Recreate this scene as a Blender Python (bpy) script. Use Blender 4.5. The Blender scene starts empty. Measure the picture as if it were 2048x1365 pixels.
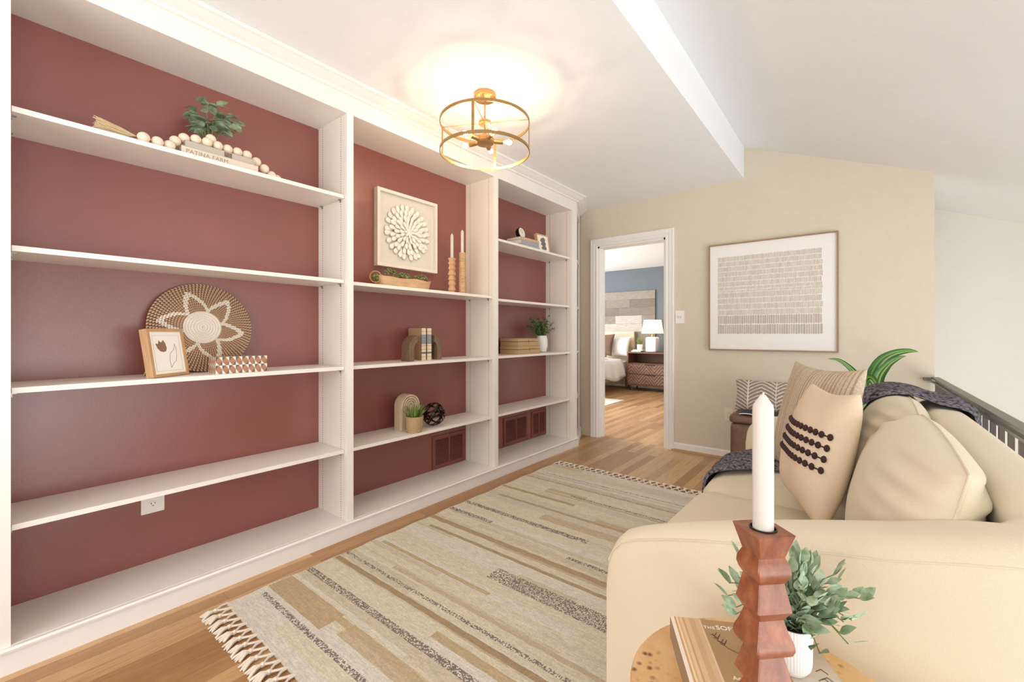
import bpy, bmesh, math, random
from mathutils import Vector, Matrix
random.seed(7)
R = math.radians
C = bpy.context.scene.collection
SC = bpy.context.scene

# ------------------------------------------------------------------ camera
cam_d = bpy.data.cameras.new('camera'); cam = bpy.data.objects.new('camera', cam_d); C.objects.link(cam)
cam_d.sensor_width = 36.0; cam_d.sensor_fit = 'HORIZONTAL'
cam_d.lens = 863.0/2048.0*36.0
cam_d.shift_y = -(682.5-667.5)/2048.0
cam_d.clip_start = 0.02
cam.location = (0, 0, 1.10)
cam.rotation_euler = (R(90), 0, R(38.704))
SC.camera = cam

# ------------------------------------------------------------------ light and exposure
w = bpy.data.worlds.new('world'); SC.world = w; w.use_nodes = True
w.node_tree.nodes['Background'].inputs[0].default_value = (0.90, 0.95, 1.0, 1)
w.node_tree.nodes['Background'].inputs[1].default_value = 1.0
SC.view_settings.view_transform = 'Standard'
try: SC.view_settings.look = 'None'
except Exception: pass
SC.view_settings.gamma = 1.0
SC.view_settings.use_curve_mapping = False
SC.view_settings.exposure = 0.16

def area(name, loc, rot, sx, sy, power, col):
    d = bpy.data.lights.new(name, 'AREA'); d.shape = 'RECTANGLE'; d.size = sx; d.size_y = sy; d.energy = power; d.color = col
    o = bpy.data.objects.new(name, d); C.objects.link(o); o.location = loc; o.rotation_euler = rot
    return o
# area lights: stairwell daylight placed as fill, added fill at rear and in bedroom
area('fill_rear', (-0.7, -2.35, 1.35), (R(132), 0, 0), 2.6, 1.9, 72, (0.97, 0.98, 1.0))  # added fill behind the camera, tilted up to brighten the ceiling
area('daylight_fill_stairwell', (2.5, 0.7, 0.15), (0, R(90), 0), 2.0, 4.2, 112, (0.93, 0.97, 1.0))  # daylight from the right, positioned to fill the bookcase over the sofa back
area('daylight_stairwell_low', (2.5, 3.6, -1.2), (0, R(90), 0), 1.8, 2.4, 12, (0.93, 0.97, 1.0))
area('fill_bedroom', (-5.9, 5.7, 1.45), (0, R(-90), 0), 1.6, 2.4, 175, (0.95, 0.98, 1.0))  # added out of view to brighten the bedroom; that wall has no window
BULB = 62.0

# ------------------------------------------------------------------ materials
def lin(c):
    return tuple(((v/255.0)/12.92 if v/255.0 <= 0.04045 else ((v/255.0+0.055)/1.055)**2.4) for v in c)+(1.0,)
class NT:
    def __init__(s, name):
        s.m = bpy.data.materials.new(name); s.m.use_nodes = True; s.t = s.m.node_tree; s.b = s.t.nodes['Principled BSDF']
    def n(s, typ, **k):
        o = s.t.nodes.new(typ)
        for a, b in k.items(): setattr(o, a, b)
        return o
    def l(s, a, b): s.t.links.new(a, b)
    def math(s, op, a, b=None):
        o = s.n('ShaderNodeMath', operation=op)
        for i, v in enumerate((a, b)):
            if v is None: continue
            if hasattr(v, 'is_linked') or hasattr(v, 'links'): s.l(v, o.inputs[i])
            else: o.inputs[i].default_value = v
        return o.outputs[0]
    def coords(s, scale=(1, 1, 1), kind='Object', rot=(0, 0, 0)):
        tc = s.n('ShaderNodeTexCoord'); mp = s.n('ShaderNodeMapping'); mp.inputs['Scale'].default_value = scale
        mp.inputs['Rotation'].default_value = rot
        s.l(tc.outputs[kind], mp.inputs[0]); return mp.outputs[0]
    def noise(s, vec, scale, detail=3, rough=0.5):
        o = s.n('ShaderNodeTexNoise'); o.inputs['Scale'].default_value = scale; o.inputs['Detail'].default_value = detail
        o.inputs['Roughness'].default_value = rough; s.l(vec, o.inputs['Vector']); return o.outputs['Fac']
    def ramp(s, fac, stops):
        o = s.n('ShaderNodeValToRGB'); e = o.color_ramp.elements
        while len(e) < len(stops): e.new(0.5)
        for i, (p, c) in enumerate(stops): e[i].position = p; e[i].color = c
        s.l(fac, o.inputs[0]); return o.outputs[0]
    def mix(s, fac, a, b, mode='MIX'):
        o = s.n('ShaderNodeMix', data_type='RGBA', blend_type=mode)
        for i, v in ((0, fac), (6, a), (7, b)):
            if hasattr(v, 'links'): s.l(v, o.inputs[i])
            else: o.inputs[i].default_value = v
        return o.outputs[2]
    def bump(s, h, strength, dist=0.002):
        o = s.n('ShaderNodeBump'); o.inputs['Strength'].default_value = strength; o.inputs['Distance'].default_value = dist
        s.l(h, o.inputs['Height']); s.l(o.outputs[0], s.b.inputs['Normal'])
    def set(s, rough=0.5, metal=0.0, spec=None, sheen=None):
        s.b.inputs['Roughness'].default_value = rough; s.b.inputs['Metallic'].default_value = metal
        if spec is not None: s.b.inputs['Specular IOR Level'].default_value = spec
        if sheen: s.b.inputs['Sheen Weight'].default_value = sheen
MATS = {}
def mat(name, col, rough=0.5, metal=0.0, var=0.06, vscale=20, stretch=(1, 1, 1), bump=0.0, bscale=200, bdist=0.001, spec=None, sheen=None):
    if name in MATS: return MATS[name]
    t = NT(name); c = lin(col); t.set(rough, metal, spec, sheen)
    v = t.coords(stretch); f = t.noise(v, vscale, 4)
    lo = tuple(x*(1-var) for x in c[:3])+(1,); hi = tuple(min(1, x*(1+var)) for x in c[:3])+(1,)
    t.l(t.ramp(f, [(0.3, lo), (0.7, hi)]), t.b.inputs['Base Color'])
    if bump: t.bump(t.noise(v, bscale, 3), bump, bdist)
    MATS[name] = t.m; return t.m
def colmat(name, rough=0.8, grain=0.08, gscale=300, stretch=(1, 1, 1), bump=0.3, bscale=400, bdist=0.001, spec=0.3):
    if name in MATS: return MATS[name]
    t = NT(name); t.set(rough, 0, spec); a = t.n('ShaderNodeVertexColor', layer_name='Col')
    v = t.coords(stretch); f = t.noise(v, gscale, 3)
    g = t.ramp(f, [(0.3, (1-grain,)*3+(1,)), (0.7, (1, 1, 1, 1))])
    t.l(t.mix(1.0, a.outputs[0], g, 'MULTIPLY'), t.b.inputs['Base Color'])
    if bump: t.bump(t.noise(v, bscale, 2), bump, bdist)
    MATS[name] = t.m; return t.m
def woodmat(name, a, b, axis='y', rough=0.45, scale=14, k=9, bump=0.1):
    if name in MATS: return MATS[name]
    st = {'x': (1, k, k), 'y': (k, 1, k), 'z': (k, k, 1)}[axis]
    t = NT(name); t.set(rough); v = t.coords(st); f = t.noise(v, scale, 6, 0.65)
    t.l(t.ramp(f, [(0.25, lin(a)), (0.5, lin([(p+q)/2 for p, q in zip(a, b)])), (0.75, lin(b))]), t.b.inputs['Base Color'])
    t.bump(f, bump, 0.001); MATS[name] = t.m; return t.m
def emit(name, col, strength, base=(255, 255, 255)):
    t = NT(name); t.b.inputs['Base Color'].default_value = lin(base); t.b.inputs['Emission Color'].default_value = lin(col)
    t.b.inputs['Emission Strength'].default_value = strength; MATS[name] = t.m; return t.m

M_ceil = mat('ceiling_paint', (243, 243, 243), 0.9, var=0.01, bump=0.15, bscale=90)
M_wall = mat('beige_wall_paint', (217, 205, 184), 0.85, var=0.015, bump=0.15, bscale=120)
M_trim = mat('white_trim_paint', (240, 236, 230), 0.4, var=0.01)
M_case = mat('bookcase_paint', (240, 234, 224), 0.38, var=0.015, vscale=6)
M_mar = mat('maroon_paint', (139, 79, 69), 0.33, var=0.03, vscale=5, bump=0.3, bscale=110, bdist=0.001, spec=0.8)
M_mar2 = mat('maroon_metal', (130, 72, 66), 0.4, var=0.03)
M_dark = mat('dark_recess', (50, 10, 14), 0.8)
M_blue = mat('blue_grey_wall_paint', (106, 114, 120), 0.8, var=0.02)
M_white = mat('white_ceramic', (240, 238, 234), 0.35, var=0.01)
M_wax = mat('ivory_wax', (208, 202, 190), 0.4, var=0.01)
M_brass = mat('brushed_brass', (176, 142, 92), 0.35, 0.85, var=0.08, vscale=60)
M_metal = mat('grey_metal', (150, 148, 145), 0.35, 0.9)
M_plate = mat('white_plastic', (244, 240, 236), 0.35, var=0.005)
M_black = mat('black_metal', (24, 22, 24), 0.35, 0.3)
M_rail = mat('grey_green_rail_metal', (120, 118, 108), 0.4, 0.3, var=0.05)
M_bal = mat('taupe_baluster_metal', (88, 78, 72), 0.45, 0.2)
M_sofa = mat('cream_linen', (220, 206, 178), 0.9, var=0.04, vscale=500, bump=0.5, bscale=700, bdist=0.0008, spec=0.2, sheen=0.2)
M_lightwood = woodmat('light_oak', (176, 134, 92), (205, 166, 122), 'z')
M_beech = woodmat('beech', (196, 150, 108), (222, 180, 138), 'z', scale=8)
M_bowl = woodmat('pale_mango_wood', (184, 144, 100), (222, 190, 150), 'y', scale=10, k=4)
M_walnut = woodmat('walnut', (96, 62, 48), (134, 92, 74), 'x')
M_endwood = woodmat('grey_brown_wood', (92, 72, 54), (140, 116, 88), 'z', rough=0.6)
M_headboard = woodmat('washed_oak', (204, 184, 152), (222, 204, 176), 'x', k=5)

def floor_mat():
    t = NT('oak_strip_floor'); t.set(0.33)
    tc = t.n('ShaderNodeTexCoord'); sp = t.n('ShaderNodeSeparateXYZ'); t.l(tc.outputs['Object'], sp.inputs[0])
    cb = t.n('ShaderNodeCombineXYZ'); t.l(sp.outputs[1], cb.inputs[0]); t.l(sp.outputs[0], cb.inputs[1])
    b = t.n('ShaderNodeTexBrick'); t.l(cb.outputs[0], b.inputs['Vector'])
    b.inputs['Scale'].default_value = 1.0; b.inputs['Brick Width'].default_value = 1.05; b.inputs['Row Height'].default_value = 0.07
    b.inputs['Mortar Size'].default_value = 0.0007; b.inputs['Mortar Smooth'].default_value = 0.1; b.offset = 0.37; b.offset_frequency = 3
    b.inputs['Bias'].default_value = -0.1
    b.inputs['Color1'].default_value = lin((172, 128, 84)); b.inputs['Color2'].default_value = lin((216, 176, 128)); b.inputs['Mortar'].default_value = lin((120, 82, 52))
    v = t.coords((16, 1.4, 1)); f = t.noise(v, 5, 7, 0.65)
    g = t.ramp(f, [(0.25, (0.72, 0.66, 0.6, 1)), (0.6, (1, 1, 1, 1))])
    t.l(t.mix(1.0, b.outputs['Color'], g, 'MULTIPLY'), t.b.inputs['Base Color'])
    return t.m
M_floor = floor_mat()

def panel_mat():
    """cream paint with two rows of small drilled shelf-pin holes"""
    t = NT('drilled_panel_paint'); t.set(0.4)
    tc = t.n('ShaderNodeTexCoord'); sp = t.n('ShaderNodeSeparateXYZ'); t.l(tc.outputs['Object'], sp.inputs[0])
    x, z = sp.outputs[0], sp.outputs[2]
    dz = t.math('MULTIPLY', t.math('SUBTRACT', t.math('FRACT', t.math('DIVIDE', z, 0.0125)), 0.5), 0.0125)
    def d(cx):
        dx = t.math('SUBTRACT', x, cx)
        return t.math('SQRT', t.math('ADD', t.math('MULTIPLY', dx, dx), t.math('MULTIPLY', dz, dz)))
    m = t.math('MINIMUM', d(-2.402), d(-2.205))
    h = t.math('LESS_THAN', m, 0.0030)
    t.l(t.mix(h, lin((236, 228, 214)), lin((120, 96, 76))), t.b.inputs['Base Color'])
    return t.m
M_panel = panel_mat()

# ------------------------------------------------------------------ mesh helpers
def box(bm, x0, x1, y0, y1, z0, z1, bev=0.0, mi=0):
    vs = [bm.verts.new((x, y, z)) for x in (x0, x1) for y in (y0, y1) for z in (z0, z1)]
    idx = [(0, 1, 3, 2), (4, 6, 7, 5), (0, 4, 5, 1), (2, 3, 7, 6), (0, 2, 6, 4), (1, 5, 7, 3)]
    fs = [bm.faces.new([vs[i] for i in q]) for q in idx]
    for f in fs: f.material_index = mi
    if bev > 0:
        es = list({e for f in fs for e in f.edges})
        r = bmesh.ops.bevel(bm, geom=es, offset=bev, segments=2, profile=0.5, affect='EDGES')
        for f in r['faces']: f.material_index = mi
    return bm
def Box(*a, **k): return box(bmesh.new(), *a, **k)
def lathe(bm, prof, cx=0, cy=0, n=32, cap=True, sq=None, rot=0.0, mi=0):
    rings = []
    for r, z in prof:
        ring = []
        for i in range(n):
            a = 2*math.pi*i/n + rot
            ring.append(bm.verts.new((cx+r*math.cos(a), cy+r*math.sin(a), z)))
        rings.append(ring)
    for a, b in zip(rings, rings[1:]):
        for i in range(n):
            f = bm.faces.new((a[i], a[(i+1) % n], b[(i+1) % n], b[i])); f.material_index = mi
    if cap:
        if prof[0][0] > 1e-6: bm.faces.new(rings[0][::-1]).material_index = mi
        if prof[-1][0] > 1e-6: bm.faces.new(rings[-1]).material_index = mi
    return bm
def tube(bm, pts, r, n=8, closed=False, flat=None, mi=0, up=None):
    """swept tube; flat=(a,b) makes a rectangular strip a (side) x b (along up)"""
    pts = [Vector(p) for p in pts]; N = len(pts); rings = []
    prev = None
    for i, p in enumerate(pts):
        if closed: d = pts[(i+1) % N]-pts[i-1]
        else: d = pts[min(i+1, N-1)]-pts[max(i-1, 0)]
        d.normalize()
        u = Vector(up) if up is not None else (prev if prev is not None else (Vector((0, 0, 1)) if abs(d.z) < 0.9 else Vector((1, 0, 0))))
        s = d.cross(u)
        if s.length < 1e-6: s = d.cross(Vector((0.3, 1, 0.2)))
        s.normalize(); u = s.cross(d).normalized(); prev = u
        rr = r[i] if isinstance(r, (list, tuple)) else r
        if flat: ring = [bm.verts.new(p+s*flat[0]/2*a+u*flat[1]/2*b) for a, b in ((1, 1), (-1, 1), (-1, -1), (1, -1))]
        else: ring = [bm.verts.new(p+(s*math.cos(2*math.pi*k/n)+u*math.sin(2*math.pi*k/n))*rr) for k in range(n)]
        rings.append(ring)
    m = len(rings[0])
    pairs = list(zip(rings, rings[1:])) + ([(rings[-1], rings[0])] if closed else [])
    for a, b in pairs:
        for k in range(m): bm.faces.new((a[k], b[k], b[(k+1) % m], a[(k+1) % m])).material_index = mi
    if not closed: bm.faces.new(rings[0]).material_index = mi; bm.faces.new(rings[-1][::-1]).material_index = mi
    return bm
def prism(bm, poly, axis, a, b, mi=0):
    """extrude a 2D polygon; axis x: poly=(y,z); y: (x,z); z: (x,y)"""
    def P(p, t): return {'x': (t, p[0], p[1]), 'y': (p[0], t, p[1]), 'z': (p[0], p[1], t)}[axis]
    A = [bm.verts.new(P(p, a)) for p in poly]; B = [bm.verts.new(P(p, b)) for p in poly]
    n = len(poly)
    bm.faces.new(A[::-1]).material_index = mi; bm.faces.new(B).material_index = mi
    for i in range(n): bm.faces.new((A[i], A[(i+1) % n], B[(i+1) % n], B[i])).material_index = mi
    return bm
def ico(bm, c, r, sub=2, sc=(1, 1, 1)):
    r_ = bmesh.ops.create_icosphere(bm, subdivisions=sub, radius=r)
    for v in r_['verts']: v.co = Vector((v.co.x*sc[0], v.co.y*sc[1], v.co.z*sc[2]))+Vector(c)
    return bm
def obj(name, bm, m, parent=None, smooth=False, loc=None, angle=40):
    bmesh.ops.recalc_face_normals(bm, faces=bm.faces)
    me = bpy.data.meshes.new(name); bm.to_mesh(me); bm.free()
    for x in (m if isinstance(m, (list, tuple)) else [m]): me.materials.append(x)
    o = bpy.data.objects.new(name, me); C.objects.link(o)
    if smooth:
        me.polygons.foreach_set('use_smooth', [True]*len(me.polygons))
        try: me.set_sharp_from_angle(angle=R(angle))
        except Exception: pass
    if parent: o.parent = parent
    if loc: o.location = loc
    return o
def tag(o, label, cat, group=None):
    o['label'] = label; o['category'] = cat
    if group: o['group'] = group
    return o
def thing(name, label, cat, loc=(0, 0, 0), rot=(0, 0, 0), group=None):
    o = bpy.data.objects.new(name, None); C.objects.link(o); o.empty_display_size = 0.05
    o.location = loc; o.rotation_euler = rot; return tag(o, label, cat, group)
def struct(name, bm, m, smooth=False):
    o = obj(name, bm, m, None, smooth); o['kind'] = 'structure'; return o
def cp(o, parent=None, loc=None, rot=None):
    c = o.copy(); C.objects.link(c); c.parent = parent
    if loc is not None: c.location = loc
    if rot is not None: c.rotation_euler = rot
    return c
def setcol(bm, faces_cols):
    lay = bm.loops.layers.color.get('Col') or bm.loops.layers.color.new('Col')
    for f, c in faces_cols:
        for l in f.loops: l[lay] = c
def srgb(c):  # byte colour layers hold display values
    return (c[0]/255, c[1]/255, c[2]/255, 1)
def text(name, s, size, m, parent, loc, rot, ext=0.0002, align='LEFT', spacing=1.0):
    cu = bpy.data.curves.new(name, 'FONT'); cu.body = s; cu.size = size; cu.extrude = ext; cu.align_x = align; cu.space_character = spacing
    o = bpy.data.objects.new(name, cu); C.objects.link(o)
    me = bpy.data.meshes.new_from_object(o.evaluated_get(bpy.context.evaluated_depsgraph_get()))
    bpy.data.objects.remove(o); me.materials.clear(); me.materials.append(m)
    q = bpy.data.objects.new(name, me); C.objects.link(q); q.parent = parent; q.location = loc; q.rotation_euler = rot
    return q

# ------------------------------------------------------------------ the room
FY = 4.14; CZ = 2.43; BX = -2.45; FXF = -2.143
struct('floor', Box(-2.62, 0.45, -2.6, 4.14, -0.25, 0), M_floor)
struct('floor.001', Box(-6.2, 0.28, 4.14, 8.6, -0.25, 0), M_floor)
bm = bmesh.new(); box(bm, -2.62, BX, -2.6, 4.14, 0, 2.8); struct('wall_left', bm, M_mar)
bm = bmesh.new()
box(bm, -2.62, -2.149, FY, 4.26, 0, 2.9); box(bm, -2.149, -1.433, FY, 4.26, 2.018, 2.9); box(bm, -1.433, 0.413, FY, 4.26, 0, 2.9)
struct('wall_far', bm, M_wall)
bm = bmesh.new(); box(bm, -2.62, -0.763, -2.6, 4.20, CZ, 2.9); struct('ceiling', bm, M_ceil)
SL = 0.413
bm = bmesh.new(); prism(bm, [(-0.763, 2.70), (2.75, 2.70-SL*3.51), (2.75, 3.05-SL*3.51), (-0.763, 3.05)], 'y', -2.6, 5.3)
struct('ceiling.001', bm, M_ceil)
M_wall2 = mat('pale_stairwell_paint', (226, 221, 208), 0.85, var=0.01)
struct('wall_stairwell', Box(0.28, 2.75, 5.175, 5.3, -2.8, 2.5), M_wall2)
struct('wall_stairwell.001', Box(0.30, 0.412, 4.26, 5.175, -2.8, 2.6), M_wall2)
bm = bmesh.new(); box(bm, 2.62, 2.75, -2.6, 5.2, -2.8, -2.3); box(bm, 2.62, 2.75, -2.6, 5.2, 1.15, 1.5)
box(bm, 2.62, 2.75, -2.6, -1.6, -2.3, 1.15); box(bm, 2.62, 2.75, 4.9, 5.2, -2.3, 1.15); struct('wall_right', bm, M_wall2)
struct('floor.002', Box(0.28, 2.75, -2.6, 5.3, -2.9, -2.8), M_floor)
struct('wall_stairwell.002', Box(0.28, 0.44, -2.6, 4.26, -2.8, -0.25), M_wall2)
bm = bmesh.new()
box(bm, -2.62, -2.1, -2.72, -2.6, 0, 2.9); box(bm, 0.7, 2.75, -2.72, -2.6, -2.8, 2.9); box(bm, -2.1, 0.7, -2.72, -2.6, 2.35, 2.9); box(bm, -2.1, 0.7, -2.72, -2.6, -0.25, 0.35)
struct('wall_rear', bm, M_wall)
# bedroom shell
M_off = mat('off_white_paint', (232, 230, 226), 0.85, var=0.01)
struct('wall_bedroom', Box(-6.3, 0.3, 8.5, 8.6, 0, 2.6), M_blue)
bm = bmesh.new(); box(bm, -6.3, -6.2, 4.2, 8.6, 0, 2.6); box(bm, -6.3, -2.62, 4.2, 4.26, 0, 2.6); struct('wall_bedroom_left', bm, M_off)
struct('wall_bedroom_right', Box(-0.3, -0.2, 4.26, 8.5, 0, 2.6), M_off)
struct('ceiling.002', Box(-6.3, 0.28, 4.2, 8.6, CZ, 2.55), M_ceil)
struct('baseboard_bedroom', Box(-6.2, -0.3, 8.485, 8.5, 0, 0.09), M_trim)
# baseboards, door casing
bm = bmesh.new(); prism(bm, [(0, 0), (0, 0.075), (-0.008, 0.075), (-0.014, 0.064), (-0.014, 0)], 'x', -1.372, 0.41)
for v in bm.verts: v.co = Vector((v.co.x, FY+v.co.y, v.co.z))
struct('baseboard_far', bm, M_trim)
bm = bmesh.new(); prism(bm, [(0, 0), (0, 0.018), (-0.006, 0.016), (-0.018, 0.006), (-0.018, 0)], 'x', -1.372, 0.41)
for v in bm.verts: v.co = Vector((v.co.x, FY-0.014+v.co.y, v.co.z))
struct('trim_2', bm, M_lightwood)
def casing_profile(w):   # (u from opening outward, depth)
    return [(0, 0), (0, 0.016), (0.008, 0.02), (0.03, 0.016), (0.036, 0.021), (w-0.02, 0.021), (w-0.008, 0.024), (w, 0.018), (w, 0)]
dt = bpy.data.objects.new('door_1', None); C.objects.link(dt); dt['kind'] = 'structure'
OL, OR_, OT = -2.149, -1.433, 2.018; W = 0.082
def cas(kind, name):
    bm = bmesh.new(); pr = casing_profile(W); A = []; B = []
    for u, d in pr:
        if kind == 'L': A.append((OL-u, FY-d, 0)); B.append((OL-u, FY-d, OT+u))
        if kind == 'R': A.append((OR_+u, FY-d, 0)); B.append((OR_+u, FY-d, OT+u))
        if kind == 'T': A.append((OL-u, FY-d, OT+u)); B.append((OR_+u, FY-d, OT+u))
    A = [bm.verts.new(p) for p in A]; B = [bm.verts.new(p) for p in B]; n = len(A)
    for i in range(n): bm.faces.new((A[i], A[(i+1) % n], B[(i+1) % n], B[i]))
    bm.faces.new(A); bm.faces.new(B[::-1]); obj(name, bm, M_trim, dt)
cas('L', 'door_casing'); cas('R', 'door_casing'); cas('T', 'door_casing')
bm = bmesh.new(); box(bm, OL-0.001, OL+0.018, FY-0.002, 4.265, 0, OT); box(bm, OR_-0.018, OR_+0.001, FY-0.002, 4.265, 0, OT); box(bm, OL, OR_, FY-0.002, 4.265, OT-0.018, OT)
box(bm, OL+0.018, OL+0.03, 4.19, 4.225, 0, OT-0.018); box(bm, OR_-0.03, OR_-0.018, 4.19, 4.225, 0, OT-0.018)
obj('door_jamb', bm, M_trim, dt)
# crown moulding
bm = bmesh.new()
crown = [(0, 2.383), (0.018, 2.383), (0.022, 2.392), (0.045, 2.40), (0.072, 2.416), (0.084, 2.42), (0.092, 2.43), (0, 2.43)]
COR = Vector((FXF, 3.69)); END = Vector((-2.365, FY-0.001))
dirE = (END-COR).normalized(); nE = Vector((dirE.y, -dirE.x))
mit = (Vector((1, 0))+nE); mit = mit/(mit.dot(Vector((1, 0))))
secs = []
for base, nn in ((Vector((FXF, -2.6)), Vector((1, 0))), (COR, mit), (END, nE)):
    secs.append([bm.verts.new((base.x+nn.x*u, min(base.y+nn.y*u, FY), z)) for u, z in crown])
for a, b in zip(secs, secs[1:]):
    for i in range(len(a)): bm.faces.new((a[i], a[(i+1) % len(a)], b[(i+1) % len(a)], b[i]))
struct('trim_1', bm, M_trim)

# ------------------------------------------------------------------ built-in bookcase, three bays and an angled end unit
HZ = 2.287; BASE = 0.088; SX = -2.168
def bay(y0, y1, st_l, st_r, shelves, label):
    t = thing('built_in_bookcase', label, 'bookcase', group=None)
    bm = bmesh.new()
    if st_l: box(bm, -2.165, FXF, st_l[0], st_l[1], 0.0, 2.43, 0.001)
    if bm.faces: obj('stile', bm, M_case, t)
    else: bm.free()
    obj('stile', Box(-2.165, FXF, st_r[0], st_r[1], 0.0, 2.43), M_case, t)
    yl = st_l[0] if st_l else y0-0.0; yr = st_r[0]
    obj('header', Box(-2.165, FXF-0.0005, y0, st_r[0], HZ, 2.43), M_case, t)
    obj('top_panel', Box(BX+0.001, -2.165, y0, y1, HZ, HZ+0.019), M_case, t)
    obj('side_panel', Box(BX+0.001, -2.1655, y1, min(y1+0.019, y1+0.019), BASE, HZ), M_panel, t)
    obj('side_panel', Box(BX+0.001, -2.1655, y0-0.019, y0, BASE, HZ), M_panel, t)
    bm = bmesh.new(); box(bm, BX+0.001, FXF-0.004, y0, y1, BASE-0.02, BASE)
    obj('bottom_shelf', bm, M_case, t)
    bm = bmesh.new(); prism(bm, [(-2.16, 0), (-2.16, 0.086), (-2.128, 0.088), (-2.122, 0.082), (-2.124, 0.074), (-2.133, 0.070), (-2.134, 0.0)], 'y', (st_l[0] if st_l else y0), st_r[1])
    obj('base_board', bm, M_trim, t)
    for z in shelves:
        s = obj('shelf', Box(BX+0.001, SX, y0+0.002, y1-0.002, z-0.019, z, 0.0012), M_case, t)
        for px in (-2.402, -2.205):
            for py, dr in ((y0+0.002, 1), (y1-0.002, -1)):
                b = bmesh.new(); box(b, px-0.004, px+0.004, min(py, py+dr*0.012), max(py, py+dr*0.012), z-0.024, z-0.0195)
                box(b, px-0.004, px+0.004, min(py, py+dr*0.003), max(py, py+dr*0.003), z-0.034, z-0.024)
                obj('shelf_pin', b, M_metal, s)
    return t
bay(0.076, 1.256, (-0.10, 0.076), (1.256, 1.294), [1.850, 1.391, 0.921, 0.470], 'wide bookcase bay nearest the left edge, four shelves before a maroon back')
bay(1.294, 2.465, None, (2.465, 2.507), [1.386, 0.921, 0.470], 'middle bookcase bay with three shelves and white flower art')
bay(2.507, 3.60, None, (3.60, 3.69), [1.836, 1.370, 0.925, 0.474], 'bookcase bay nearest the doorway, clock on its top shelf')
# angled end unit turning towards the far wall
t = thing('corner_bookcase', 'narrow angled bookcase unit turning from the last bay to the doorway wall', 'bookcase', (COR.x, COR.y, 0), (0, 0, math.atan2(dirE.y, dirE.x)-math.pi/2))
Lc = (END-COR).length
obj('stile', Box(-0.02, 0.0, 0.0, 0.03, 0, 2.40), M_case, t)
obj('stile', Box(-0.02, 0.0, Lc-0.07, Lc-0.012, 0, 2.40), M_case, t)
obj('header', Box(-0.02, -0.0005, 0.03, Lc-0.07, HZ, 2.40), M_case, t)
obj('back_panel', Box(-0.10, -0.09, 0.05, Lc-0.09, 0.0, 2.38), M_mar, t)
for z in (1.836, 1.370, 0.925, 0.474): obj('shelf', Box(-0.09, -0.003, 0.03, Lc-0.07, z-0.019, z), M_case, t)
obj('base_board', Box(-0.02, 0.012, -0.004, Lc-0.012, 0, 0.088), M_trim, t)

def vent(y0, y1, z0, z1, label):
    t = thing('wall_vent', label, 'vent', (BX, (y0+y1)/2, z0), group='maroon painted air return grilles')
    w = (y1-y0)/2; h = z1-z0; fr = 0.026
    bm = bmesh.new()
    for a in ((-w, w, 0, fr), (-w, w, h-fr, h), (-w, -w+fr, fr, h-fr), (w-fr, w, fr, h-fr), (-0.007, 0.007, fr, h-fr)): box(bm, 0, 0.008, a[0], a[1], a[2], a[3])
    obj('frame', bm, M_mar2, t)
    obj('duct_opening', Box(0.0005, 0.0015, -w+fr, w-fr, fr, h-fr), M_dark, t)
    bm = bmesh.new(); n = int((h-2*fr)/0.0105)
    for i in range(n):
        z = fr+(i+0.5)*(h-2*fr)/n
        prism(bm, [(0.002, z+0.002), (0.007, z-0.003), (0.007, z-0.0018), (0.002, z+0.0032)], 'y', -w+fr, -0.007)
        prism(bm, [(0.002, z+0.002), (0.007, z-0.003), (0.007, z-0.0018), (0.002, z+0.0032)], 'y', 0.007, w-fr)
    obj('louvres', bm, M_mar2, t)
    for yy in (-w+fr/2, w-fr/2): obj('screw', ico(bmesh.new(), (0.008, yy, h*0.45), 0.003, 1), M_dark, t)
vent(2.115, 2.447, 0.095, 0.335, 'maroon wall vent with louvres low in the middle bay')
vent(2.935, 3.290, 0.100, 0.345, 'maroon wall vent low in the last bay, left one of the pair')
vent(3.350, 3.597, 0.100, 0.345, 'maroon wall vent partly behind the side panel of the last bay')

def outlet(name, loc, rotz, wd, ht, m, label, sockets):
    t = thing(name, label, 'outlet', loc, (0, 0, rotz))
    obj('cover_plate', Box(-wd/2, wd/2, -0.006, 0, 0, ht, 0.002), m, t)
    for (sx, sz) in sockets:
        bm = bmesh.new(); lathe(bm, [(0.016, 0), (0.016, 0.002)], n=20)
        for v in bm.verts: v.co = Vector((sx+v.co.x, -0.006-v.co.z, sz+v.co.y*0.85))
        s = obj('socket', bm, m, t)
        bm = bmesh.new(); box(bm, sx-0.0075, sx-0.0055, -0.0086, -0.008, sz-0.002, sz+0.006); box(bm, sx+0.0055, sx+0.0075, -0.0086, -0.008, sz-0.002, sz+0.006); box(bm, sx-0.002, sx+0.002, -0.0086, -0.008, sz-0.010, sz-0.006)
        obj('slots', bm, M_dark, s)
    return t
M_cream = mat('almond_plastic', (226, 212, 182), 0.4, var=0.01)
outlet('power_outlet', (BX, 0.499, 0.303), R(90), 0.082, 0.118, M_plate, 'white power outlet on the maroon back under the lowest shelf', [(0, 0.041), (0, 0.08)])
outlet('power_outlet', (-0.881, FY, 0.328), 0, 0.07, 0.118, M_cream, 'almond power outlet on the beige wall beside the brown pouf', [(0, 0.04), (0, 0.078)])
t = thing('light_switch', 'white double light switch between the doorway and the framed artwork', 'switch', (-1.300, FY, 1.193))
obj('cover_plate', Box(-0.04, 0.04, -0.006, 0, 0, 0.12, 0.002), M_plate, t)
for x in (-0.012, 0.012): obj('toggle', Box(x-0.004, x+0.004, -0.014, -0.004, 0.05, 0.072, 0.001), M_cream, t)

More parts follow.
